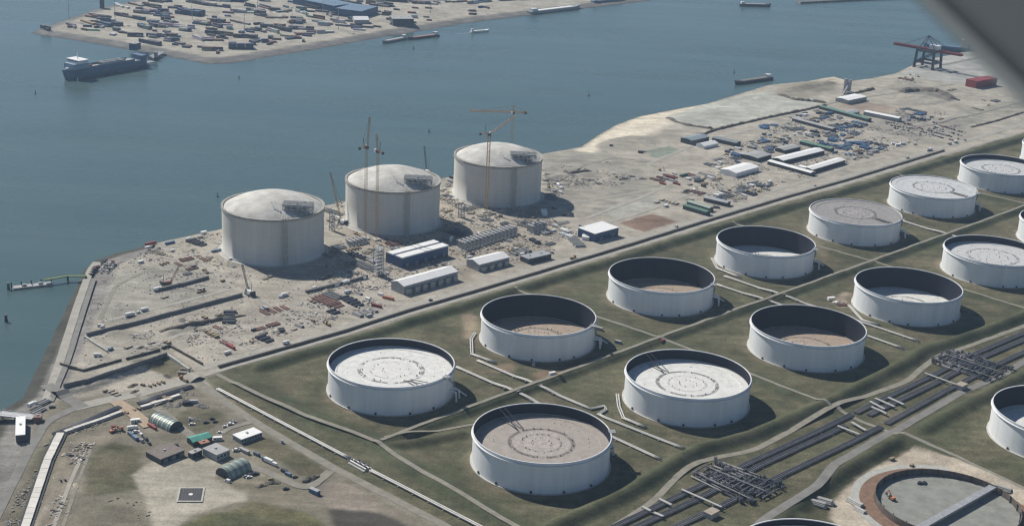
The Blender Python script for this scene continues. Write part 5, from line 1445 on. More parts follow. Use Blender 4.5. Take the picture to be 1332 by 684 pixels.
def scatter(polypx, n, mix, where, seed, dmin=7.0, align=.85):
    rn = random.Random(seed); P_ = [tuple(g(*q)) for q in polypx]
    xs = [q[0] for q in P_]; ys = [q[1] for q in P_]; kinds = [k for k, w in mix for _ in range(w)]; done = 0; tries = 0
    def inside(x, y):
        r = False
        for i in range(len(P_)):
            x1, y1 = P_[i]; x2, y2 = P_[(i + 1) % len(P_)]
            if (y1 > y) != (y2 > y) and x < (x2 - x1) * (y - y1) / (y2 - y1) + x1: r = not r
        return r
    while done < n and tries < n * 60:
        tries += 1
        x, y = rn.uniform(min(xs), max(xs)), rn.uniform(min(ys), max(ys))
        if not inside(x, y) or any((x - a) ** 2 + (y - b_) ** 2 < dmin * dmin for a, b_ in BUSY): continue
        if any((x - a) ** 2 + (y - b_) ** 2 < 47 ** 2 for a, b_ in LNGC): continue
        if any(hit(x, y, 5) for hit in KEEP): continue
        kind = rn.choice(kinds); rz = ANG + rn.choice((0, math.pi / 2)) + rn.gauss(0, .05) if rn.random() < align else rn.uniform(0, 6.28)
        run = 1 if kind[:3] in ('exc', 'tru', 'hea', 'dru') else rn.choice((1, 2, 3, 4, 5)); stp = STEP.get(kind[:3], 4.0); cnt = 0
        for q in range(run):      # like things stand in rows
            xx, yy = x - math.sin(rz) * q * stp, y + math.cos(rz) * q * stp
            if q and (not inside(xx, yy) or any((xx - a) ** 2 + (yy - b_) ** 2 < 9 for a, b_ in BUSY[:-q]) or any(hit(xx, yy, 4) for hit in KEEP)): break
            if any((xx - a) ** 2 + (yy - b_) ** 2 < 47 ** 2 for a, b_ in LNGC): break
            u, v = topx((xx, yy, 0)); place(kind, u, v, rz + rn.gauss(0, .03), where); done += 1
STEP = {'tar': 4.6, 'con': 3.0, 'cab': 3.6, 'car': 2.6, 'pip': 5.2, 'bea': 6.0, 'boa': 3.4, 'pan': 4.2, 'sca': 5.5, 'van': 3.0}
LNGC = [tuple(ST(s, t)) for s, t, _ in LNG]
# keep loose things off the buildings already standing
KEEP = []
for o in list(THINGS):
    if o.name.split('.')[0] in ('hall', 'barrack', 'shed', 'office', 'site_tent', 'arched_hall', 'vaporiser_rack', 'crawler_crane', 'stair_tower', 'tower_crane', 'retaining_wall'):
        wl_ = next((c_ for c_ in bpy.data.objects if c_.parent == o and c_.name.split('.')[0] in ('wall', 'slab')), None)
        if wl_ is not None:
            xs = [v.co.x for v in wl_.data.vertices]; ys = [v.co.y for v in wl_.data.vertices]
            def mk(o=o, x0=min(xs), x1=max(xs), y0=min(ys), y1=max(ys)):
                c0, s0, lx, ly = math.cos(o.rotation_euler[2]), math.sin(o.rotation_euler[2]), o.location.x, o.location.y
                def hit(x, y, m_):
                    dx, dy = x - lx, y - ly; u, v = c0 * dx + s0 * dy, -s0 * dx + c0 * dy
                    return x0 - m_ < u < x1 + m_ and y0 - m_ < v < y1 + m_
                return hit
            KEEP.append(mk())
        else: BUSY.append((o.location.x, o.location.y))
A9 = ANG + math.pi / 2
WL = 'on the left works'
# hand placed, left works
for kd, x, y, rz in [('cont_blue', 221, 317, ANG), ('cont_white', 224, 327, ANG), ('cont_red', 196, 318, ANG), ('cabin_white', 192, 323, ANG), ('cabin_white', 265, 304, ANG), ('cont_white', 245, 312, ANG),
                     ('cont_sblue', 278, 328, ANG), ('cont_sblue', 284, 327, ANG), ('truck_white', 301, 338, ANG), ('cabin_grey', 262, 378, ANG), ('truck_orange', 260, 380.5, ANG), ('beams_grey', 244, 357, ANG),
                     ('beams_red', 250, 350, ANG), ('beams_red', 243, 338, ANG), ('beams_red', 232, 344, A9), ('cont_dark', 252, 348, ANG), ('panels', 214, 387, ANG), ('truck_white', 205, 378, ANG), ('beams_red', 266, 338, A9),
                     ('truck_white', 188, 404, ANG), ('truck_white', 169, 411, ANG), ('van_white', 180, 407, ANG), ('car_white', 130, 424, ANG), ('van_white', 134, 426, .3), ('truck_white', 127, 463, .2), ('cont_sblue', 144, 455, 1.2),
                     ('cabin_white', 183, 342, ANG), ('panels', 352, 360, ANG), ('panels', 345, 363, ANG), ('truck_white', 370, 385, ANG), ('van_white', 366, 387, .2), ('truck_white', 452, 381, ANG), ('beams_red', 355, 423, ANG),
                     ('beams_red', 338, 428, ANG), ('cont_dark', 330, 430, ANG), ('truck_white', 296, 460, ANG), ('beams_red', 294, 447, A9), ('cont_red', 300, 452, A9), ('cont_red', 490, 399, A9 + .3), ('cont_orange', 505, 389, A9 + .3),
                     ('cont_white', 495, 384, A9 + .3), ('cont_white', 438, 372, ANG), ('truck_white', 450, 369, ANG), ('van_white', 475, 363, ANG), ('cabin_grey', 480, 412, ANG), ('car_dark', 481, 410, ANG)]:
    place(kd, x, y, rz, WL)
# parked cars at the shoulder
rn = random.Random(5)
for r, (x0, y0, x1, y1, k) in enumerate([(124, 350, 138, 339, 6), (130, 352, 146, 341, 7), (139, 353, 150, 345, 5), (118, 357, 123, 349, 4)]):
    for i in range(k):
        f = i / (k - 1)
        place(rn.choice(['car_dark', 'car_white', 'car_silver', 'car_dark', 'car_red']), x0 + (x1 - x0) * f + rn.uniform(-.5, .5), y0 + (y1 - y0) * f + rn.uniform(-.4, .4), ANG + 1.5, 'parked in the cluster at the shore road corner')
MIXW = [('cont_white', 2), ('cont_grey', 2), ('cont_dark', 2), ('cabin_white', 1), ('truck_white', 1), ('car_dark', 1), ('boards', 4), ('panels', 5), ('scaf', 4), ('pipes_dark', 2), ('pipes_pale', 1), ('beams_red', 1), ('beams_grey', 3), ('heap_soil', 1), ('heap_sand', 2), ('exc_yellow', 1)]
scatter([(150, 330), (285, 300), (290, 340), (330, 360), (290, 372), (215, 350)], 20, MIXW, 'left of the leftmost domed tank', 21)
scatter([(345, 395), (440, 365), (520, 375), (500, 400), (360, 450), (310, 455)], 42, MIXW + [('pipes_dark', 4), ('boards', 4)], 'in the laydown yard left of the long grey hall', 22)
scatter([(425, 330), (455, 300), (520, 310), (510, 350), (500, 362), (420, 365)], 46, MIXW, 'between the leftmost and middle domed tanks', 23, 6)
scatter([(570, 300), (585, 255), (640, 268), (690, 290), (700, 318), (600, 345)], 60, MIXW, 'between the middle and rightmost domed tanks', 24, 6)
scatter([(690, 285), (715, 268), (760, 290), (770, 318), (720, 330), (680, 338), (660, 330)], 48, MIXW + [('cont_white', 3)], 'below the rightmost domed tank', 25, 6)
scatter([(575, 240), (588, 230), (585, 262), (570, 268)], 14, MIXW, 'behind the gap between middle and rightmost domed tanks', 26, 6)
scatter([(705, 225), (725, 225), (735, 255), (712, 262)], 16, MIXW, 'right of the rightmost domed tank', 27, 6)
scatter([(160, 435), (300, 400), (330, 420), (260, 450), (170, 462)], 22, [('heap_soil', 3), ('heap_gravel', 3), ('boards', 3), ('panels', 3), ('pipes_dark', 2), ('beams_red', 1)], 'between the long dark wall and the trench', 28)
scatter([(425, 270), (447, 262), (446, 300), (425, 300)], 12, MIXW, 'at the quay between the left and middle domed tanks', 29, 5)
scatter([(95, 520), (250, 480), (245, 495), (130, 520)], 16, [('heap_soil', 2), ('boards', 2), ('car_dark', 1), ('cont_dark', 1), ('truck_orange', 1), ('panels', 2)], 'between the trench and the site road', 30, 6)
scatter([(150, 535), (185, 525), (245, 505), (250, 520), (190, 545)], 14, [('heap_soil', 2), ('boards', 2), ('car_dark', 1), ('panels', 2), ('heap_gravel', 2)], 'beside the trench in the lower left', 31, 6)
# lower left yard
for kd, x, y, rz in [('car_white', 177, 562, .6), ('van_white', 183, 566, 2.3), ('truck_white', 172, 558, .5), ('car_dark', 190, 572, 2.2), ('car_dark', 194, 577, 2.2), ('cont_sblue', 170, 566, 2.3), ('cont_sblue', 176, 571, 2.3), ('car_silver', 184, 574, 2.3),
                     ('exc_orange', 146, 562, .8), ('truck_orange', 152, 560, .3), ('car_red', 149, 556, .4), ('cabin_white', 176, 549, .4), ('car_white', 250, 552, .5), ('car_dark', 268, 550, .5), ('car_dark', 280, 549, .5), ('car_dark', 276, 545, .5),
                     ('car_white', 293, 555, .5), ('car_white', 300, 552, .5), ('car_silver', 304, 549, .5), ('car_white', 286, 563, .3), ('heap_gravel', 255, 545, 0), ('heap_gravel', 262, 528, 0), ('cont_dark', 243, 526, .3), ('cont_grey', 252, 524, .2),
                     ('cont_grey', 315, 586, 2.5), ('cabin_grey', 320, 589, 2.5), ('cont_sblue', 334, 592, 2.5), ('truck_blue', 348, 601, 2.5), ('truck_white', 356, 605, 2.5), ('cont_dark', 370, 614, 2.5), ('cont_sblue', 375, 618, 2.5), ('cabin_blue', 409, 641, 2.5),
                     ('car_white', 308, 586, .4), ('car_dark', 325, 618, .5), ('car_silver', 320, 620, .5), ('car_dark', 332, 617, .5), ('car_white', 324, 621, .6), ('van_white', 296, 626, 2.6), ('car_dark', 292, 618, .8), ('heap_soil', 402, 624, .5), ('heap_soil', 408, 622, .9), ('heap_soil', 355, 628, 0),
                     ('cont_red', 198, 556, 2.4), ('cabin_white', 283, 572, .3), ('cont_dark', 215, 582, .4), ('drum', 247, 547, 0), ('drum', 367, 576, 0), ('car_dark', 230, 579, 2), ('heap_soil', 340, 632, .4), ('car_dark', 384, 621, .5), ('car_dark', 372, 636, .5), ('boards', 352, 624, .4)]:
    place(kd, x, y, rz, 'in the lower left yard')
scatter([(90, 575), (120, 580), (105, 625), (80, 680), (60, 680), (75, 640)], 9, [('heap_soil', 3), ('boards', 1), ('car_dark', 1), ('heap_sand', 2)], 'along the excavation right of the wide duct', 32, 5)
scatter([(40, 600), (62, 575), (55, 610), (25, 684), (8, 684)], 7, [('heap_gravel', 1), ('heap_soil', 3), ('boards', 1)], 'on the bank left of the wide duct', 33, 4.5)
place('truck_white', 42, 528, 1.1, 'by the trestle at the left shore'); place('beams_grey', 50, 535, 1.1, 'by the trestle at the left shore'); place('beams_grey', 46, 540, 1.1, 'by the trestle at the left shore'); place('beams_grey', 56, 524, 1.1, 'by the trestle at the left shore')
place('car_dark', 68, 530, .5, 'by the trestle at the left shore')
# right-hand stores and camp
for i in range(6):
    place('beams_red', 853 + i * 4.2, 234 - i * 1.2 + (i % 2) * 3, A9 + .35, 'in the red steel yard of the middle ground')
for kd, x, y, rz in [('cont_red', 872, 232, A9), ('cont_red', 880, 240, A9), ('cont_red', 862, 240, A9), ('truck_white', 877, 227, A9), ('pipes_pale', 868, 234, A9 + .35), ('pipes_pale', 876, 236, A9 + .35), ('cont_green', 889, 229, ANG), ('exc_yellow', 858, 222, .4)]:
    place(kd, x, y, rz, 'in the red steel yard of the middle ground')
MIXC = [('cont_blue', 2), ('tarp', 4), ('cont_white', 2), ('cont_grey', 3), ('cont_dark', 2), ('boards', 3), ('pipes_dark', 3), ('scaf', 3), ('panels', 3), ('cabin_grey', 2), ('truck_white', 1), ('beams_grey', 3)]
scatter([(890, 225), (940, 205), (950, 225), (925, 240), (900, 250)], 40, MIXW, 'left of the square white marquee', 41)
scatter([(840, 270), (890, 245), (930, 255), (890, 270), (850, 276)], 12, MIXW, 'above the brown rectangle', 42)
scatter([(930, 255), (975, 238), (1010, 238), (1000, 247), (930, 272)], 46, MIXW, 'above the main road, right of the green huts', 43)
scatter([(940, 200), (1000, 175), (1040, 175), (1000, 203), (960, 212)], 60, MIXC, 'behind the grey store', 44)
scatter([(985, 165), (1010, 158), (1015, 168), (990, 173)], 8, [('tarp', 5), ('cont_blue', 1)], 'in the blue cluster at the spoil bank', 45, 4)
scatter([(1030, 150), (1075, 140), (1130, 165), (1120, 175), (1050, 180), (1020, 168)], 120, MIXC, 'in the crowded back of the camp', 46, 5)
scatter([(1065, 185), (1098, 175), (1120, 182), (1135, 195), (1110, 205), (1085, 200)], 62, [('tarp', 8), ('cont_blue', 2), ('cont_sblue', 1), ('boards', 2)], 'in the blue store by the white barracks', 47, 5)
scatter([(1130, 185), (1160, 190), (1130, 205), (1110, 208)], 30, MIXC, 'by the camp gate', 48)
rn = random.Random(9)
for x0, y0, x1, y1, k in [(1196, 167, 1246, 181, 17), (1198, 172, 1242, 184, 15), (1214, 161, 1254, 173, 13), (1212, 165, 1250, 177, 12), (1164, 167, 1196, 174, 10), (1152, 160, 1184, 162, 10), (1160, 164, 1190, 168, 9)]:
    for i in range(k):
        if rn.random() < .15: continue
        f = i / (k - 1)
        place(rn.choice(['car_dark', 'car_dark', 'car_red', 'car_silver', 'car_white', 'car_dark']), x0 + (x1 - x0) * f + rn.uniform(-.4, .4), y0 + (y1 - y0) * f + rn.uniform(-.3, .3), ANG + .9, 'parked in the big car park by the camp')
for kd, x, y, rz in [('cabin_white', 1162, 188, ANG - .6), ('cabin_white', 1168, 190, ANG - .6), ('cabin_white', 1174, 188, ANG - .6), ('truck_white', 1190, 188, ANG), ('cont_dark', 1208, 197, ANG), ('truck_white', 1210, 196, ANG), ('truck_white', 1243, 186, ANG), ('cabin_grey', 1235, 188, ANG), ('cont_grey', 1255, 183, ANG)]:
    place(kd, x, y, rz, 'at the car park near the main road')
scatter([(1170, 140), (1215, 148), (1230, 158), (1180, 158)], 34, MIXC, 'beyond the car park', 49, 7)
scatter([(1165, 100), (1190, 95), (1200, 103), (1180, 112)], 8, [('exc_yellow', 1), ('beams_red', 2), ('heap_sand', 2), ('boards', 1)], 'left of the big quay crane', 50, 8)
scatter([(1225, 112), (1300, 130), (1320, 140), (1250, 150)], 14, [('heap_soil', 3), ('exc_yellow', 1), ('panels', 2), ('pipes_dark', 2)], 'on the open sand below the red container block', 51, 10)
scatter([(730, 218), (790, 225), (840, 232), (800, 245), (740, 240)], 14, [('heap_sand', 4), ('heap_gravel', 3), ('boards', 1)], 'on the graded sand right of the domed tanks', 52, 8)
for kd, x, y, rz in [('heap_sand', 790, 212, 0), ('cont_dark', 795, 190, 0), ('cont_dark', 833, 199, 0), ('heap_soil', 837, 198, 0), ('beams_grey', 980, 186, 2.4), ('beams_grey', 1010, 192, 2.5), ('cont_dark', 994, 176, 2.5), ('cont_dark', 1018, 183, 2.5)]:
    place(kd, x, y, rz, 'in the sandy middle ground')
# traffic on the main road
for kd, x, y in [('truck_white', 372, 447), ('car_dark', 560, 391), ('truck_orange', 745, 336.5), ('van_white', 880, 295.5), ('car_white', 1060, 242), ('truck_white', 1180, 206)]: place(kd, x, y, ANG, 'driving along the main road', .2)
# beside the tanks
place('cabin_blue', 804, 446, 2.6, 'beside the sunken tan roofed tank'); place('car_red', 862, 447, .8, 'on the bund crossing'); place('drum', 694, 476, 0, 'at the foot of the sunken tan roofed tank')
place('cabin_white', 1081, 390, .4, 'left of the sunken white roofed tank'); place('cont_white', 1087, 395, .9, 'left of the sunken white roofed tank'); place('heap_sand', 1092, 393, .2, 'left of the sunken white roofed tank'); place('beams_red', 1096, 397, .2, 'left of the sunken white roofed tank')
place('cabin_grey', 779, 429, 2.6, 'right of the sunken tan roofed tank'); place('cont_white', 718, 492, .6, 'on the bare earth by the brown roofed tank'); place('boards', 728, 494, .6, 'on the bare earth by the brown roofed tank')
place('exc_orange', 1160, 650, 2.0, 'inside the unfinished tank', .4); place('car_dark', 1196, 629, 1.0, 'inside the unfinished tank', .4); place('car_dark', 1202, 629, 1.0, 'inside the unfinished tank', .4)
place('pipes_pale', 1112, 655, -.9, 'on the sand by the unfinished tank'); place('pipes_pale', 1118, 664, -.9, 'on the sand by the unfinished tank'); place('boards', 1160, 598, .6, 'on the sand by the unfinished tank'); place('pipes_pale', 1304, 640, -.6, 'on the sand by the unfinished tank'); place('boards', 1186, 606, .8, 'on the sand by the unfinished tank')
for k in range(4): place('pipes_pale', 1062 + k * 4, 657 + (k % 2) * 3 - k * 2, -.5, 'at the corner of the sand pit')
for k, o in SRC.items():
    if k not in USED:
        for c_ in KIDS[o]: bpy.data.objects.remove(c_)
        bpy.data.objects.remove(o)

# uncountable small rubbish on the works
def debris(name, label, polys, n, seed, cols, smax):
    rn = random.Random(seed); mb = MB()
    for pl, cnt in zip(polys, n):
        P_ = [tuple(g(*q)) for q in pl]; xs = [q[0] for q in P_]; ys = [q[1] for q in P_]; k = 0
        while k < cnt:
            x, y = rn.uniform(min(xs), max(xs)), rn.uniform(min(ys), max(ys)); r = False
            for i in range(len(P_)):
                x1, y1 = P_[i]; x2, y2 = P_[(i + 1) % len(P_)]
                if (y1 > y) != (y2 > y) and x < (x2 - x1) * (y - y1) / (y2 - y1) + x1: r = not r
            if not r: continue
            k += 1
            if any((x - a) ** 2 + (y - b_) ** 2 < 45 ** 2 for a, b_ in LNGC): continue
            if vnoise(np.array([x]), np.array([y]), 14, 3)[0] < .42: continue
            s_ = rn.uniform(.4, 1) ** 2 * smax
            mb.box(x, y, -.15, s_ * rn.uniform(.6, 2.6), s_ * rn.uniform(.4, 1), s_ * rn.uniform(.25, .8), rn.choice((ANG, ANG + math.pi / 2)) + rn.gauss(0, .25), rn.choice(cols))
    o = mb.build(name, TINT); o['label'] = label; o['kind'] = 'stuff'; o['category'] = 'debris'
    return o
DC = [(.45, .43, .39), (.2, .18, .15), (.08, .08, .085), (.42, .40, .36), (.26, .2, .15), (.55, .54, .52), (.25, .24, .23), (.16, .13, .10)]
debris('building_debris', 'scattered small building material and rubbish over the works', [
    [(420, 350), (450, 300), (590, 250), (700, 275), (770, 310), (690, 340), (600, 352), (520, 372), (440, 395)],
    [(300, 455), (430, 368), (520, 372), (500, 398)], [(570, 250), (590, 228), (588, 270)], [(705, 220), (745, 235), (720, 262)], [(422, 270), (447, 258), (447, 300), (420, 300)],
    [(170, 435), (300, 405), (320, 420), (260, 448), (180, 460)], [(150, 335), (285, 300), (330, 360), (215, 365)],
    [(900, 250), (940, 200), (1040, 150), (1130, 160), (1250, 165), (1160, 195), (1000, 245), (930, 268)], [(730, 215), (840, 230), (800, 245), (730, 245)], [(90, 575), (125, 575), (70, 684), (40, 684)], [(1165, 140), (1260, 150), (1250, 165), (1160, 165)]],
    [8000, 1500, 500, 700, 600, 600, 500, 9000, 700, 500, 1500], 5, DC, 1.4)
debris('loose_stones', 'fine specks of stone and timber over the left works', [[(105, 450), (120, 380), (150, 335), (285, 300), (330, 360), (440, 362), (500, 395), (330, 460), (270, 470), (215, 450), (110, 478)]], [5200], 15, DC, .95)
debris('trench_rubble', 'broken stone and spoil lining the lower left trench', [[(40, 595), (66, 570), (60, 600), (25, 684), (6, 684)], [(95, 575), (118, 585), (100, 640), (85, 684), (70, 684), (90, 620)], [(85, 560), (160, 530), (165, 540), (100, 568)], [(120, 645), (200, 650), (190, 684), (110, 684)], [(170, 530), (250, 500), (255, 515), (190, 545)]],
       [450, 220, 250, 60, 250], 6, [(.17, .155, .125), (.10, .095, .085), (.26, .24, .20), (.2, .175, .14)], 1.2)

# ------------------------------------------------------------------ quay: gantry crane, red container block, ships
def hull_mesh(Ln, B, D, zk=-2.0, bow=.22, sheer=2.0, flare=1.0):
    """lofted ship hull, bow towards +x, deck closed"""
    mb = MB(); NS = 22; secs = []
    for i in range(NS + 1):
        u = i / NS; x = -Ln / 2 + Ln * u
        w = B / 2 * (1 if u < 1 - bow else max(.02, 1 - ((u - (1 - bow)) / bow) ** 2.0))
        w *= min(1, .78 + u * 3)
        top = D + sheer * max(0, (u - .7) / .3) ** 2
        xb = x - (Ln * .035 if u > .95 else 0) * (u - .95) / .05
        secs.append([(x, -w * flare, top), (xb, -w * .96, D * .35), (xb, -w * .72, zk), (xb, w * .72, zk), (xb, w * .96, D * .35), (x, w * flare, top)])
    n = 6; vs = [v for s_ in secs for v in s_]
    fs = [(i * n + k, i * n + (k + 1) % n, (i + 1) * n + (k + 1) % n, (i + 1) * n + k) for i in range(NS) for k in range(n)]
    fs += [tuple(range(n))[::-1], tuple(NS * n + k for k in range(n))]
    return mb._add(vs, fs)
def ship(name, label, stern, bow_, B, D, hullm, cat='ship', super_at=.1, bow_house=False, hold=None, scale_h=1.0, group=None, shift=0):
    a, b_ = g(*stern, WATER_Z), g(*bow_, WATER_Z); d = b_ - a; Ln = float(np.hypot(*d)); rz = math.atan2(d[1], d[0]); c_ = (a + b_) / 2
    T_ = thing(name, label, cat, (c_[0], c_[1], WATER_Z), rz, group)
    hull_mesh(Ln, B, D).build('hull', hullm, T_)
    return T_, Ln
# blue roll-on ship at the far quay
T_, Ln = ship('cargo_ship', 'long blue cargo ship with white bridge at its bow by the far terminal', (186, 86), (81, 104), 21, 10.8, NAVY)
xb = Ln / 2 - 20
MB().box(-6, 0, 10.5, Ln - 44, 19, .5).build('weather_deck', mat('deck_tan', (.42, .40, .36), .8, var=.2, scale=.1), T_)
MB().box(-4, 8.8, 11, Ln - 50, .8, 2.4).build('deck_rail', NAVY, T_); MB().box(-4, -8.8, 11, Ln - 50, .8, 2.4).build('deck_rail', NAVY, T_)
MB().box(xb - 3, 0, 12, 24, 20, 7.0, 0, None, .96).build('forecastle', mat('pale_blue_ship_paint', (.26, .36, .45), .5, var=.1), T_)
MB().box(xb - 5, 0, 19, 15, 23, 4.4).build('bridge', VEHW, T_); MB().box(xb + 2.6, 0, 21, .2, 21, 1.3).build('bridge_window', GLASS, T_); MB().box(xb - 5, 0, 23.4, 15.6, 25, .3).build('bridge_roof', WROOF, T_)
MB().lattice((xb - 5, 0, 23.6), (xb - 5, 0, 32), .9, 1.6, .15).build('mast', VEHW, T_)
MB().box(xb - 20, 5, 11, 5, 3, 4).build('funnel', RED, T_); MB().box(xb - 20, -5, 11, 5, 3, 4).build('funnel', RED, T_)
MB().box(-Ln / 2 + 6, 0, 10.5, 9, 20, 6).build('stern_house', NAVY, T_); MB().box(-Ln / 2 - 8, 0, 3.6, 18, 12, .8).build('stern_ramp', STEEL, T_)
for k in range(9): MB().box(-Ln / 2 + 34 + (k // 3) * 13 + 5, -6 + (k % 3) * 5, 11, 11.5, 2.6, 3.5).build('deck_trailer', STEEL, T_)
MB().box(xb + 12, 0, 12.3, 4, 4, 1.6).build('windlass', WROOF, T_)
# link span at the stern
a, b_ = gp(196, 76), gp(212, 68); d = b_ - a
T_ = thing('linkspan', 'low linkspan bridge joining the blue ship to the far terminal', 'bridge', (a.x, a.y, WATER_Z), math.atan2(d.y, d.x))
MB().box(d.length / 2 * .9, 0, 3.2, d.length * 1.0, 10, 1.0).build('deck', STEEL, T_)
for x in (0, d.length * .5): MB().box(x, 0, -3, 3, 8, 6.1).build('pier', CONCP, T_)
MB().box(4, 6, 4.2, 4, 4, 7).build('hoist_tower', WALLG, T_); MB().box(4, -6, 4.2, 4, 4, 7).build('hoist_tower', WALLG, T_)

def barge(label, s_, b_, B, D, hm, load, name='barge', cat='barge', group=None):
    T_, Ln = ship(name, label, s_, b_, B, D, hm, cat, group=group)
    MB().box(-2, 0, D, Ln * .68, B * .72, .7).build('hold_cover', load, T_)
    MB().box(-Ln * .41, 0, D, Ln * .1, B * .6, 4.2).build('wheelhouse', VEHW, T_); MB().box(-Ln * .41 + Ln * .052, 0, D + 2.4, .15, B * .5, 1.1).build('wheelhouse_window', GLASS, T_)
    MB().cyl(-Ln * .41, 0, D + 4.2, D + 8, .2, 6).build('mast', STEEL, T_)
    return T_, Ln
barge('dark dredging barge moored at the beach near the pale field', (1003, 103), (955, 110), 11, 3.5, DARK, GRAVEL)
barge('grey barge moored below the far terminal, left one', (528, 51), (497, 57), 9, 3, STEEL, GROOF)
barge('dark barge with red deck load below the far terminal, right one', (570, 47), (530, 52), 9, 2.6, DARK, REDDISH)
T_, Ln = barge('small white launch with a wake off the far quay', (612, 43), (636, 41), 6, 2.2, VEHW, WROOF, 'motor_launch', 'boat')
wk = MB()
for k in range(26):
    rn2 = random.Random(k); wk.box(-Ln / 2 - 1 - k * .9 + rn2.uniform(-.4, .4), rn2.uniform(-1, 1) * (1 + k * .12), .02, rn2.uniform(.8, 2.2), rn2.uniform(.3, .9), .06, rn2.uniform(-.3, .3))
o = wk.build('wake_foam', mat('foam', (.7, .72, .72), .6)); o.location = T_.location; o.rotation_euler = T_.rotation_euler; o['kind'] = 'stuff'; o['label'] = 'white wake foam trailing the launch'
barge('long pale ship moored along the far quay', (688, 19), (755, 11), 13, 5, WALLG, WROOF, 'cargo_ship', 'ship')
barge('dark ship alone on the water at the top edge', (962, 8), (1003, 9), 10, 4, DARK, GROOF, 'cargo_ship', 'ship')
barge('dark ship hull at the far quay, top edge', (770, 6), (810, 2), 12, 6, NAVY, GROOF, 'cargo_ship', 'ship')
# ship behind the gantry crane
T_, Ln = ship('cargo_ship', 'ship with white superstructure moored beyond the gantry crane', (1262, 68), (1200, 62), 18, 7, NAVY)
for z, w in ((7, 15), (10, 14), (13, 13), (16, 11)): MB().box(-Ln * .36, 0, z, 12, w, 2.9).build('deckhouse', VEHW, T_); 
MB().box(-Ln * .36 + 6.1, 0, 17, .1, 9, 1.2).build('bridge_window', GLASS, T_); MB().box(-Ln * .45, 0, 7, 4, 4, 9).build('funnel', NAVY, T_); MB().lattice((-Ln * .36, 0, 19), (-Ln * .36, 0, 26), 1, 1.6, .2).build('mast', VEHW, T_)

p0, p1 = gp(1191, 86), gp(1215, 93)
cx_ = gp(1206, 88); d = gp(1258, 95) - gp(1160, 77); rzb = math.atan2(d.y, d.x)
T_ = thing('gantry_crane', 'big dark quay gantry crane with long red boom', 'crane', cx_, rzb)
Wx, Wy, Hb = 15, 13, 26
lm = mat('gantry_blue_grey', (.055, .065, .09), .5, var=.2)
for x in (-Wx, Wx):
    for y in (-Wy, Wy):
        MB().bar((x, y, 0), (x * .9, y * .9, Hb + 2), 3.0).build('leg', lm, T_); MB().box(x, y, 0, 6, 2, 1.6, math.pi / 2).build('bogie', RED if x < 0 else DARK, T_)
for z in (9, Hb):
    k_ = 1 - .1 * z / Hb
    for y in (-Wy, Wy): MB().bar((-Wx * k_, y * k_, z), (Wx * k_, y * k_, z), 2.8).build('portal_beam', lm, T_)
    for x in (-Wx, Wx): MB().bar((x * k_, -Wy * k_, z), (x * k_, Wy * k_, z), 2.8).build('sill_beam', lm, T_)
for y in (-Wy, Wy): MB().bar((-Wx * .97, y * .97, 9), (Wx * .9, y * .9, Hb), 1.3).build('brace', lm, T_)
for y in (-2.6, 2.6): MB().lattice((-58, y, Hb + 1), (52, y, Hb + 1), 2.4, 3, .7).build('boom', RED, T_)
cb = MB()
for k in range(27): cb.bar((-56 + 4 * k, -2.6, Hb + 1), (-56 + 4 * k, 2.6, Hb + 1), .6)
cb.build('boom_tie', RED, T_)
for y in (-3.5, 3.5):
    MB().bar((-Wx * .9, y * 2.6, Hb + 2), (-4, y * .4, Hb + 21), 1.1).build('apex_leg', lm, T_); MB().bar((Wx * .9, y * 2.6, Hb + 2), (-4, y * .4, Hb + 21), .9).build('apex_leg', lm, T_)
    MB().bar((-4, y * .5, Hb + 21), (-42, y * .7, Hb + 2.2), .4).build('stay', lm, T_); MB().bar((-4, y * .5, Hb + 21), (40, y * .7, Hb + 2.2), .4).build('stay', lm, T_)
MB().box(8, 0, Hb + 2.4, 15, 9, 6).build('machine_house', VEHW, T_); MB().box(8, 0, Hb + 8.4, 15.4, 9.4, .4).build('machine_house_roof', WROOF, T_); MB().box(-14, 0, Hb - 4.5, 4, 3.4, 4).build('cab', GLASS, T_)

# red container block
a, b_, c_ = gp(1269, 115.5), gp(1297.5, 111), gp(1254.5, 112)
d = b_ - a; rz = math.atan2(d.y, d.x); q = c_ - a; Dp = abs(-math.sin(rz) * q.x + math.cos(rz) * q.y); Lx = d.length
rn = random.Random(12); nL = max(2, int(Lx / 12.4)); nD = max(2, int(Dp / 2.55)); src = None
for tier in range(4):
    for i in range(nL):
        for j in range(nD):
            if tier < 3 and i > 0 and j > 0: continue      # the inside of the block shows nowhere
            x, y = (i + .5) * 12.35, (j + .5) * 2.52
            loc = a + Vector((math.cos(rz) * x - math.sin(rz) * y, math.sin(rz) * x + math.cos(rz) * y, tier * 2.62))
            where = '%s tier, %s bay, %s row back in the red block' % (('bottom', 'second', 'third', 'topmost')[tier], ('left', 'second', 'third', 'fourth', 'fifth', 'sixth')[i], ('front', 'second', 'third', 'fourth', 'fifth', 'sixth', 'seventh', 'eighth', 'ninth', 'tenth', 'eleventh', 'twelfth')[min(j, 11)])
            if src is None: src = src_container('rb', 12.2, RED); src.location = loc; src.rotation_euler = (0, 0, rz); tag(src, 'red container, ' + where, 'container', 'red containers stacked in a block'); KIDS[src] = [o for o in bpy.data.objects if o.parent == src]
            else: dup(src, 'red container, ' + where, loc, rz, 'red containers stacked in a block')

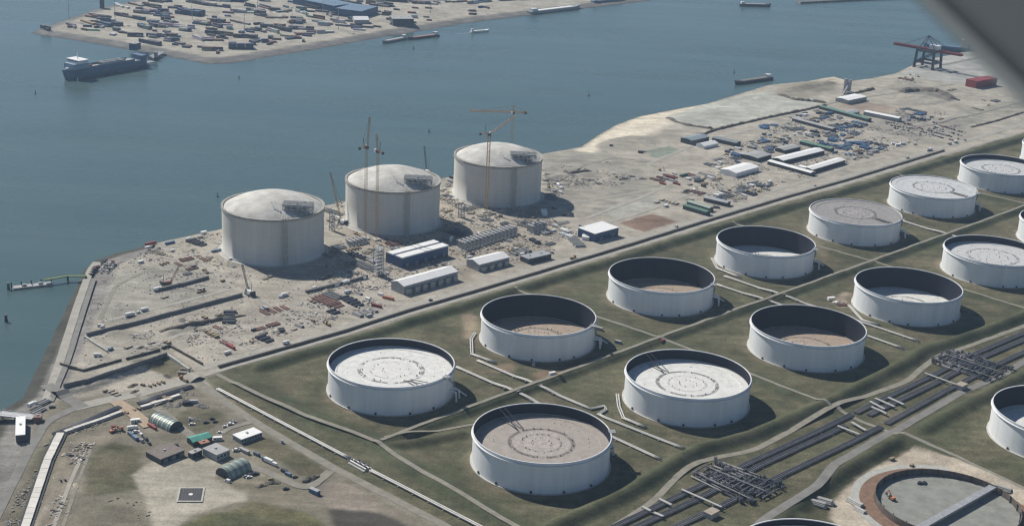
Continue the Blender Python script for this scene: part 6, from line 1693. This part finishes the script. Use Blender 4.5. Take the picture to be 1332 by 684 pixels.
# concrete mixing plant
p = gp(1103, 122)
T_ = thing('mixing_plant', 'pale grey silos with a slanting conveyor behind the camp', 'silo', p, ANG)
for k, (x, y) in enumerate(((0, 0), (4.5, 1), (2, 5), (-3.5, 4))):
    MB().cyl(x, y, 5, 17 + k, 1.9, 14).build('silo', GALV, T_); MB().cyl(x, y, 2.2, 5, .5, 14, 1.9).build('hopper', GALV, T_)
    for dx, dy in ((-1.4, -1.4), (1.4, -1.4), (1.4, 1.4), (-1.4, 1.4)): MB().bar((x + dx, y + dy, -.3), (x + dx, y + dy, 6), .3).build('leg', STEEL, T_)
MB().bar((-24, -6, 1), (-1, 0, 14), 1.6, .9).build('conveyor', GALV, T_); MB().box(-14, -3.5, -.2, 1, 1, 6.5).build('conveyor_leg', STEEL, T_)
MB().box(-6, -7, -.2, 8, 5, 4.5).build('batch_house', WALLG, T_)

# ------------------------------------------------------------------ jetties, dolphins, buoys
def jetty(label, pts, w, zt, m_, piles=16, name='jetty', rail=None):
    W = [Vector((*g(*q), 0)) for q in pts]; base = Vector((W[0].x, W[0].y, WATER_Z)); T_ = thing(name, label, 'jetty', base)
    for a, b_ in zip(W, W[1:]):
        n = max(1, int((b_ - a).length / 10)); d = (b_ - a) / n; rz = math.atan2(d.y, d.x)
        for k in range(n):
            c_ = a + d * (k + .5) - W[0]; MB().box(c_.x, c_.y, zt - WATER_Z - .8, d.length - .05, w, .8, rz).build('deck_span', m_, T_)
            nn = Vector((-d.y, d.x, 0)).normalized() * w * .4
            for s_ in (-1, 1): q_ = a + d * k - W[0] + nn * s_; MB().cyl(q_.x, q_.y, -4, zt - WATER_Z - .8, .45, 8).build('pile', DARK, T_)
        if rail:
            nn = Vector((-(b_ - a).y, (b_ - a).x, 0)).normalized() * (w / 2 - .1)
            for s_ in (-1, 1): MB().bar(a - W[0] + nn * s_ + Vector((0, 0, zt - WATER_Z + 1.1)), b_ - W[0] + nn * s_ + Vector((0, 0, zt - WATER_Z + 1.1)), .18).build('railing', rail, T_)
    return T_
jetty('grey trestle jetty entering at the left edge', [(-60, 541), (0, 541), (44, 546)], 7, 2.2, GALV, rail=GALV)
jetty('green gangway from the shore to the left landing stage', [(112, 361), (88, 361), (58, 366)], 3.0, 1.8, mat('dull_green_deck', (.16, .22, .10), .8), rail=GREENP)
a, b_ = Vector((*g(68, 370, WATER_Z), WATER_Z)), Vector((*g(16, 376, WATER_Z), WATER_Z)); d = b_ - a
T_ = thing('landing_stage', 'floating grey landing stage at the left shore', 'pontoon', a, math.atan2(d.y, d.x))
n_ = 4
for k in range(n_): MB().box((k + .5) * d.length / n_, 0, -.6, d.length / n_ - .5, 6, 2.2).build('pontoon', PIPE_G, T_)
for k in range(5): MB().cyl(k * d.length / 4, -3.4, -4, 4.5, .5, 8).build('mooring_pile', DARK, T_)
for x in (d.length * .3, d.length * .7): MB().box(x, 0, 1.6, 3, 2, 1.4).build('deck_box', WALLG, T_)
p = g(11, 376, WATER_Z)
def dolphin(px, py, h, label, m_=DARK):
    p = g(px, py, WATER_Z)
    T_ = thing('mooring_dolphin', label, 'dolphin', (p[0], p[1], WATER_Z), 0, 'mooring piles and buoys in the water')
    for k in range(3): a = k * 2.1; MB().bar((1.3 * math.cos(a), 1.3 * math.sin(a), -4), (.4 * math.cos(a), .4 * math.sin(a), h), .8).build('pile', m_, T_)
    MB().cyl(0, 0, h - .6, h + .4, 1.2, 10).build('cap', m_, T_)
dolphin(11, 376, 5, 'dark mooring dolphin with green top at the end of the landing stage', GREENP)
dolphin(8, 418, 5, 'dark mooring dolphin alone at the left edge of the photo')
def buoy(px, py, label, m_=DARK, k=1.0):
    p = g(px, py, WATER_Z)
    T_ = thing('buoy', label, 'buoy', (p[0], p[1], WATER_Z), 0, 'mooring piles and buoys in the water')
    MB().cyl(0, 0, -.5, .9 * k, 1.3 * k, 12).build('float', m_, T_); MB().cyl(0, 0, .9 * k, 4.6 * k, .8 * k, 8, .3 * k).build('tower', m_, T_); MB().box(0, 0, 4.6 * k, .9 * k, .9 * k, .9 * k).build('lantern', m_, T_)
for x, y, lb, m_ in [(46, 122, 'dark buoy below the bow of the blue ship', DARK), (311, 102, 'green buoy off the far terminal corner', GREENP), (191, 83, 'dark buoy at the stern of the blue ship', DARK), (558, 172, 'dark buoy above the middle domed tank', DARK), (766, 125, 'dark buoy off the beach', DARK), (283, 256, 'small buoy left of the leftmost domed tank', GREENP), (538, 64, 'small buoy below the moored barges', DARK), (955, 95, 'small buoy beside the dredging barge', DARK), (101, 105, 'small white buoy off the bow of the blue ship', VEHW)]:
    buoy(x, y, lb, m_, .8)

# breakwater on the horizon side
a, b_ = g(1035, 2.5), g(1300, -10); d = b_ - a
o = MB().box(float(np.hypot(*d)) / 2, 0, -6, float(np.hypot(*d)), 14, 8, 0, None, .97).build('breakwater', mat('dark_breakwater_stone', (.14, .135, .125), .9, var=.3, scale=.05), None, False, (a[0], a[1], WATER_Z + 1), math.atan2(d[1], d[0]))
tag(o, 'thin dark breakwater line at the top edge', 'breakwater')

# ------------------------------------------------------------------ far container terminal
FC = [(.16, .07, .055), (.09, .10, .14), (.06, .09, .16), (.12, .11, .10), (.24, .22, .20), (.20, .12, .08), (.05, .055, .065), (.14, .15, .17), (.10, .06, .05), (.33, .32, .30), (.42, .41, .39), (.3, .12, .09), (.2, .25, .3)]
def cstack(x0, y0, x1, y1, rows, tiers, pal, seed, label, name='container_stack', cat='containers'):
    a, b_ = g(x0, y0, 1.0), g(x1, y1, 1.0); d = b_ - a; Lx = float(np.hypot(*d)); rz = math.atan2(d[1], d[0]); n = max(1, int(round(Lx / 12.6)))
    rn = random.Random(seed); mb = MB()
    for i in range(n):
        for j in range(rows):
            k = max(1, tiers - (rn.random() < .3) - (rn.random() < .15))
            if tiers == 1 and rn.random() < .12: continue
            for z in range(k):
                c_ = pal[rn.randrange(len(pal))]
                mb.box((i + .5) * Lx / n, (j + .5) * 2.9, z * 2.62, Lx / n - .5, 2.5, 2.55, 0, tuple(v * rn.uniform(.8, 1.2) for v in c_))
    if not mb.v: return
    o = mb.build(name, TINT, None, False, (a[0], a[1], 1.05), rz)
    tag(o, label, cat, label)
DKP = [(.05, .06, .075), (.08, .085, .10), (.10, .07, .06), (.06, .075, .11)]; BLP = [(.05, .085, .15), (.06, .10, .18), (.05, .07, .11)]; WHP = [(.55, .55, .53), (.42, .43, .44), (.3, .3, .3)]
FAR = [  # x0,y0,x1,y1,rows,tiers,palette
    (227, 18, 258, 22, 7, 3, BLP, 'big dark blue container block in the far terminal'), (297, 64, 330, 64.5, 5, 3, BLP, 'blue container block near the far terminal bank'),
    (199, 21, 218, 23, 3, 2, BLP, 'dark blue container row left of the big blue block'), (173, 17, 205, 20, 4, 2, FC, 'mixed container block, upper left of the far terminal'), (176, 14, 206, 15, 2, 2, FC, 'mixed container row, upper left of the far terminal'),
    (251, 31, 269, 34, 4, 2, FC, 'reddish container block in the middle of the far terminal'), (273, 29, 289, 31, 4, 2, DKP, 'dark container block in the middle of the far terminal'), (274, 34, 284, 37, 3, 2, DKP, 'small dark container block in the middle of the far terminal'),
    (220, 30, 232, 30, 3, 2, WHP, 'white container block in the middle of the far terminal'), (124, 33, 140, 36, 4, 2, BLP, 'dark blue container cluster near the quay corner'), (143, 33, 153, 35, 4, 2, DKP, 'dark container cluster near the quay corner'),
    (85, 32, 95, 35, 2, 1, DKP, 'low dark containers near the quay corner'), (52, 37, 62, 40, 2, 2, DKP, 'dark containers at the left tip of the far terminal'), (110, 22, 136, 26, 4, 2, FC, 'brown container block along the left edge of the far terminal'),
    (104, 28, 120, 33, 3, 1, [(.33, .2, .08), (.26, .19, .11)], 'low ochre stacks at the left tip of the far terminal'), (145, 6, 163, 12, 3, 1, WHP, 'pale row at the top left of the far terminal'), (166, 5, 182, 9, 3, 1, FC, 'mixed row at the top left of the far terminal')]
LN = [(118, 20, 140, 24), (148, 20, 180, 26), (192, 2, 210, 4), (183, 7, 205, 12), (208, 31, 238, 36), (205, 34, 252, 38), (180, 36, 192, 39), (193, 33, 201, 36), (211, 42, 220, 43), (234, 40, 244, 42), (220, 49, 229, 49),
      (250, 50, 262, 54), (262, 53, 290, 54), (266, 44, 290, 46), (290, 46, 312, 49), (303, 49, 334, 51), (297, 28, 323, 33), (299, 16, 330, 18), (318, 15, 342, 19), (330, 20, 346, 23), (345, 24, 367, 25), (241, 3, 262, 7), (262, 7, 298, 11), (250, 0, 300, 3),
      (298, 0, 312, 3), (317, 8, 330, 10), (335, 9, 349, 13), (350, 14, 364, 15), (361, 17, 380, 15), (384, 16, 398, 20), (376, 31, 398, 30), (338, 36, 355, 37), (356, 33, 370, 34), (360, 39, 375, 42), (375, 38, 408, 40), (345, 40, 360, 44), (318, 40, 335, 41),
      (325, 38, 343, 43), (398, 22, 420, 26), (424, 20, 442, 21), (405, 28, 430, 33), (432, 29, 447, 31), (384, 13, 398, 14), (395, 10, 415, 13), (418, 12, 432, 11), (430, 0, 455, 1), (440, 4, 470, 8), (470, 0, 500, 4), (480, 7, 505, 10), (500, 2, 530, 4),
      (535, 5, 560, 6), (545, 0, 580, 1), (580, 4, 610, 3), (610, 6, 640, 2), (650, 2, 690, 0), (455, 33, 470, 35), (470, 36, 485, 37), (165, 48, 185, 49), (146, 40, 160, 44), (212, 54, 222, 55), (226, 57, 236, 59), (236, 62, 246, 63), (262, 66, 290, 67), (180, 55, 205, 60), (385, 46, 410, 45), (412, 44, 435, 43), (340, 56, 360, 56), (373, 52, 384, 51)]
sd_ = 100
for q in FAR: cstack(*q[:7], sd_, q[7]); sd_ += 1
for i, (x0, y0, x1, y1) in enumerate(LN):
    pal = [FC, DKP, FC, DKP, FC, WHP][i % 6]; rws = 2 if i % 3 else 3; tr = 2 if i % 4 else 1
    ln_ = 'long' if abs(x1 - x0) > 20 else 'short'; row_ = 'top edge' if y0 < 12 else ('mid yard' if y0 < 33 else 'near bank')
    half = 'left half' if x0 < 250 else ('middle' if x0 < 400 else 'right half')
    cstack(x0, y0, x1, y1, rws, tr, pal, 300 + i, ('pale' if pal is WHP else 'dark' if pal is DKP else 'mixed colour') + ' %s container row, %s, %s of the far terminal' % (ln_, row_, half))
# many smaller stacks between the long ones
rn = random.Random(41); made = 0
while made < 140:
    x, y = rn.uniform(70, 560), rn.uniform(1, 70); s_, t_ = st(x, y)
    if poly_sd(np.array([s_]), np.array([t_]), FARL)[0] < 45: continue
    made += 1; ln_ = rn.uniform(5, 17); pal = rn.choice((FC, FC, DKP, BLP, WHP))
    cstack(x, y, x + ln_, y + ln_ * rn.uniform(.04, .12), rn.choice((1, 1, 2, 3)), rn.choice((1, 1, 2)), pal, 700 + made, 'small %s container stack, %s, %s of the far terminal' % ({id(FC): 'mixed', id(DKP): 'dark', id(BLP): 'blue', id(WHP): 'pale'}[id(pal)], 'top edge' if y < 12 else ('mid yard' if y < 33 else 'near bank'), 'left half' if x < 250 else ('middle' if x < 400 else 'right half')))
# vehicles and loose boxes on the far terminal
rn = random.Random(77)
for k in range(70):
    x = rn.uniform(60, 640); lo = 15 + abs(x - 280) * .0; y = rn.uniform(4, 74)
    s_, t_ = st(x, y)
    if poly_sd(np.array([s_]), np.array([t_]), FARL)[0] < 34: continue
    p = g(x, y)
    mb = MB().box(0, 0, .6, 11, 2.5, 2.7, 0, rn.choice(FC)); mb.box(7, 0, .4, 2.4, 2.4, 2.6, 0, rn.choice([(.5, .5, .5), (.3, .05, .05), (.1, .15, .3)])); mb.box(1, 0, .1, 12, 1.6, .5, 0, (.03, .03, .03))
    o = mb.build('truck_trailer', TINT, None, False, (p[0], p[1], 1.0), rn.uniform(0, 3.2))
    tag(o, 'tiny truck with trailer driving on the far terminal', 'truck', 'trucks on the far terminal')
def farb(name, label, p1, p2, dp, h, w, r, **k):
    T_ = building(name, label, p1, p2, h, w, r, depth=dp, **k); T_.location.z = 1.0
farb('warehouse', 'long blue roofed warehouse at the top of the far terminal', (436, 21), (470, 25), 60, 11, BLUEW, mat('blue_warehouse_roof', (.14, .21, .29), .5, var=.12), kind='flat')
farb('warehouse', 'left wing of the long blue warehouse at the top edge', (381, 6), (434, 17), 45, 10, BLUEW, mat('blue_warehouse_roof', (.14, .21, .29), .5), kind='flat')
farb('warehouse', 'small white roofed shed beside the blue warehouse', (461, 32), (480, 32), 24, 6, WALLG, WROOF)
farb('warehouse', 'dark grey warehouse on the far bank above the barges', (511, 35), (538, 35), 30, 11, WALLD, GROOF, kind='flat')
farb('warehouse', 'dark slab building at the top left quay edge', (130, 12), (136, 12), 14, 16, WALLD, WALLD, kind='flat')
farb('warehouse', 'blue hut at the foot of the linkspan', (168, 66), (176, 67), 14, 9, BLUEW, GROOF, kind='flat')
farb('warehouse', 'long dark shed at the top edge of the far terminal', (262, 0), (312, 4), 30, 8, WALLD, GROOF, kind='flat')
# lamp masts on the far terminal
lsrc = None
for k, (x, y) in enumerate([(150, 30), (250, 27), (335, 12), (318, 45), (420, 20), (90, 27), (440, 40), (215, 47), (560, 18), (380, 40)]):
    p = gp(x, y); p.z = 1.0
    if lsrc is None:
        lsrc = thing('lamp_mast', 'tall thin lamp mast on the far terminal', 'lamp mast', p, 0, 'lamp masts on the far terminal'); MB().cyl(0, 0, 0, 34, .5, 8, .25).build('mast', GALV, lsrc); MB().box(0, 0, 33, 4, 4, .8).build('lamp_head', STEEL, lsrc)
        KIDS[lsrc] = [o for o in bpy.data.objects if o.parent == lsrc]
    else: dup(lsrc, 'tall thin lamp mast on the far terminal', p, 0, 'lamp masts on the far terminal')

# ------------------------------------------------------------------ the aircraft's own wing, close above right
def ray(px, py, dist):
    x = (px - 666) / FPX; y = (342 - py) / FPX
    X = cr * x - sr * y; U = sr * x + cr * y
    return Vector((0, 0, CAMH)) + Vector((X, cp + U * sp, -sp + U * cp)) * dist
e0, e1 = ray(1150, -52, 2.5), ray(1420, 212, 2.3)
span = (e1 - e0); chord = (ray(1480, -120, 2.6) - ray(1290, 85, 2.4)).normalized()
upn = span.cross(chord).normalized()
if upn.z < 0: upn = -upn
base = e0.copy()
T_ = thing('aircraft_wing', 'blurred grey wing edge of the aircraft in the upper right corner', 'aircraft wing', base)
sec = [(0, 0), (.06, .012), (.3, .045), (.7, .075), (1.1, .07), (1.3, .03), (1.3, -.03), (1.1, -.055), (.7, -.05), (.3, -.028), (.06, -.012)]
mb = MB(); n = len(sec); vs = [tuple(span * u + chord * a_ + upn * b_) for u in (0, .25, .5, .75, 1) for a_, b_ in sec]
mb._add(vs, [tuple(range(n)), tuple(range(5 * n - 1, 4 * n - 1, -1))] + [(i * n + k, i * n + (k + 1) % n, (i + 1) * n + (k + 1) % n, (i + 1) * n + k) for i in range(4) for k in range(n)])
mb.build('wing_panel', mat('aircraft_paint', (.20, .21, .20), .5, var=.08, scale=2.0), T_, True)
MB().tube([span * .02 + upn * 0, span * .98], .012, 8).build('edge_strip', mat('edge_strip_rubber', (.46, .46, .42), .7), T_)

# ------------------------------------------------------------------ labels that repeat: add place in the photo where few share one
ORD = ['leftmost', 'second from the left', 'third from the left', 'fourth from the left', 'fifth from the left', 'sixth from the left', 'seventh from the left']
by = {}
for o in THINGS: by.setdefault(o['label'], []).append(o)
for lb, os_ in by.items():
    if 1 < len(os_) <= 7:
        os_.sort(key=lambda o: topx(o.location)[0])
        for i, o in enumerate(os_):
            w = ORD[i] if i < len(os_) - 1 or len(os_) < 2 else 'rightmost'
            if len(os_) == 3 and i == 1: w = 'middle one'
            o['label'] = lb + ', ' + w
            if len((lb + ', ' + w).split()) > 16: o['label'] = ' '.join((w + ' ' + lb).split()[:16])

# ------------------------------------------------------------------ haze: even air around camera and scene
hz = MB().box(0, 2500, WATER_Z - 12, 15000, 13000, CAMH + 24)
hm = bpy.data.materials.new('haze_air'); hm.use_nodes = True
hn = hm.node_tree.nodes; hn.clear()
ho = hn.new('ShaderNodeOutputMaterial'); pv = hn.new('ShaderNodeVolumePrincipled')
pv.inputs['Color'].default_value = (0.55, 0.76, 1.0, 1); pv.inputs['Density'].default_value = 0.000065; pv.inputs['Anisotropy'].default_value = 0.2
hm.node_tree.links.new(pv.outputs[0], ho.inputs['Volume'])
hz_o = hz.build('haze', hm); structure(hz_o, 'stuff')
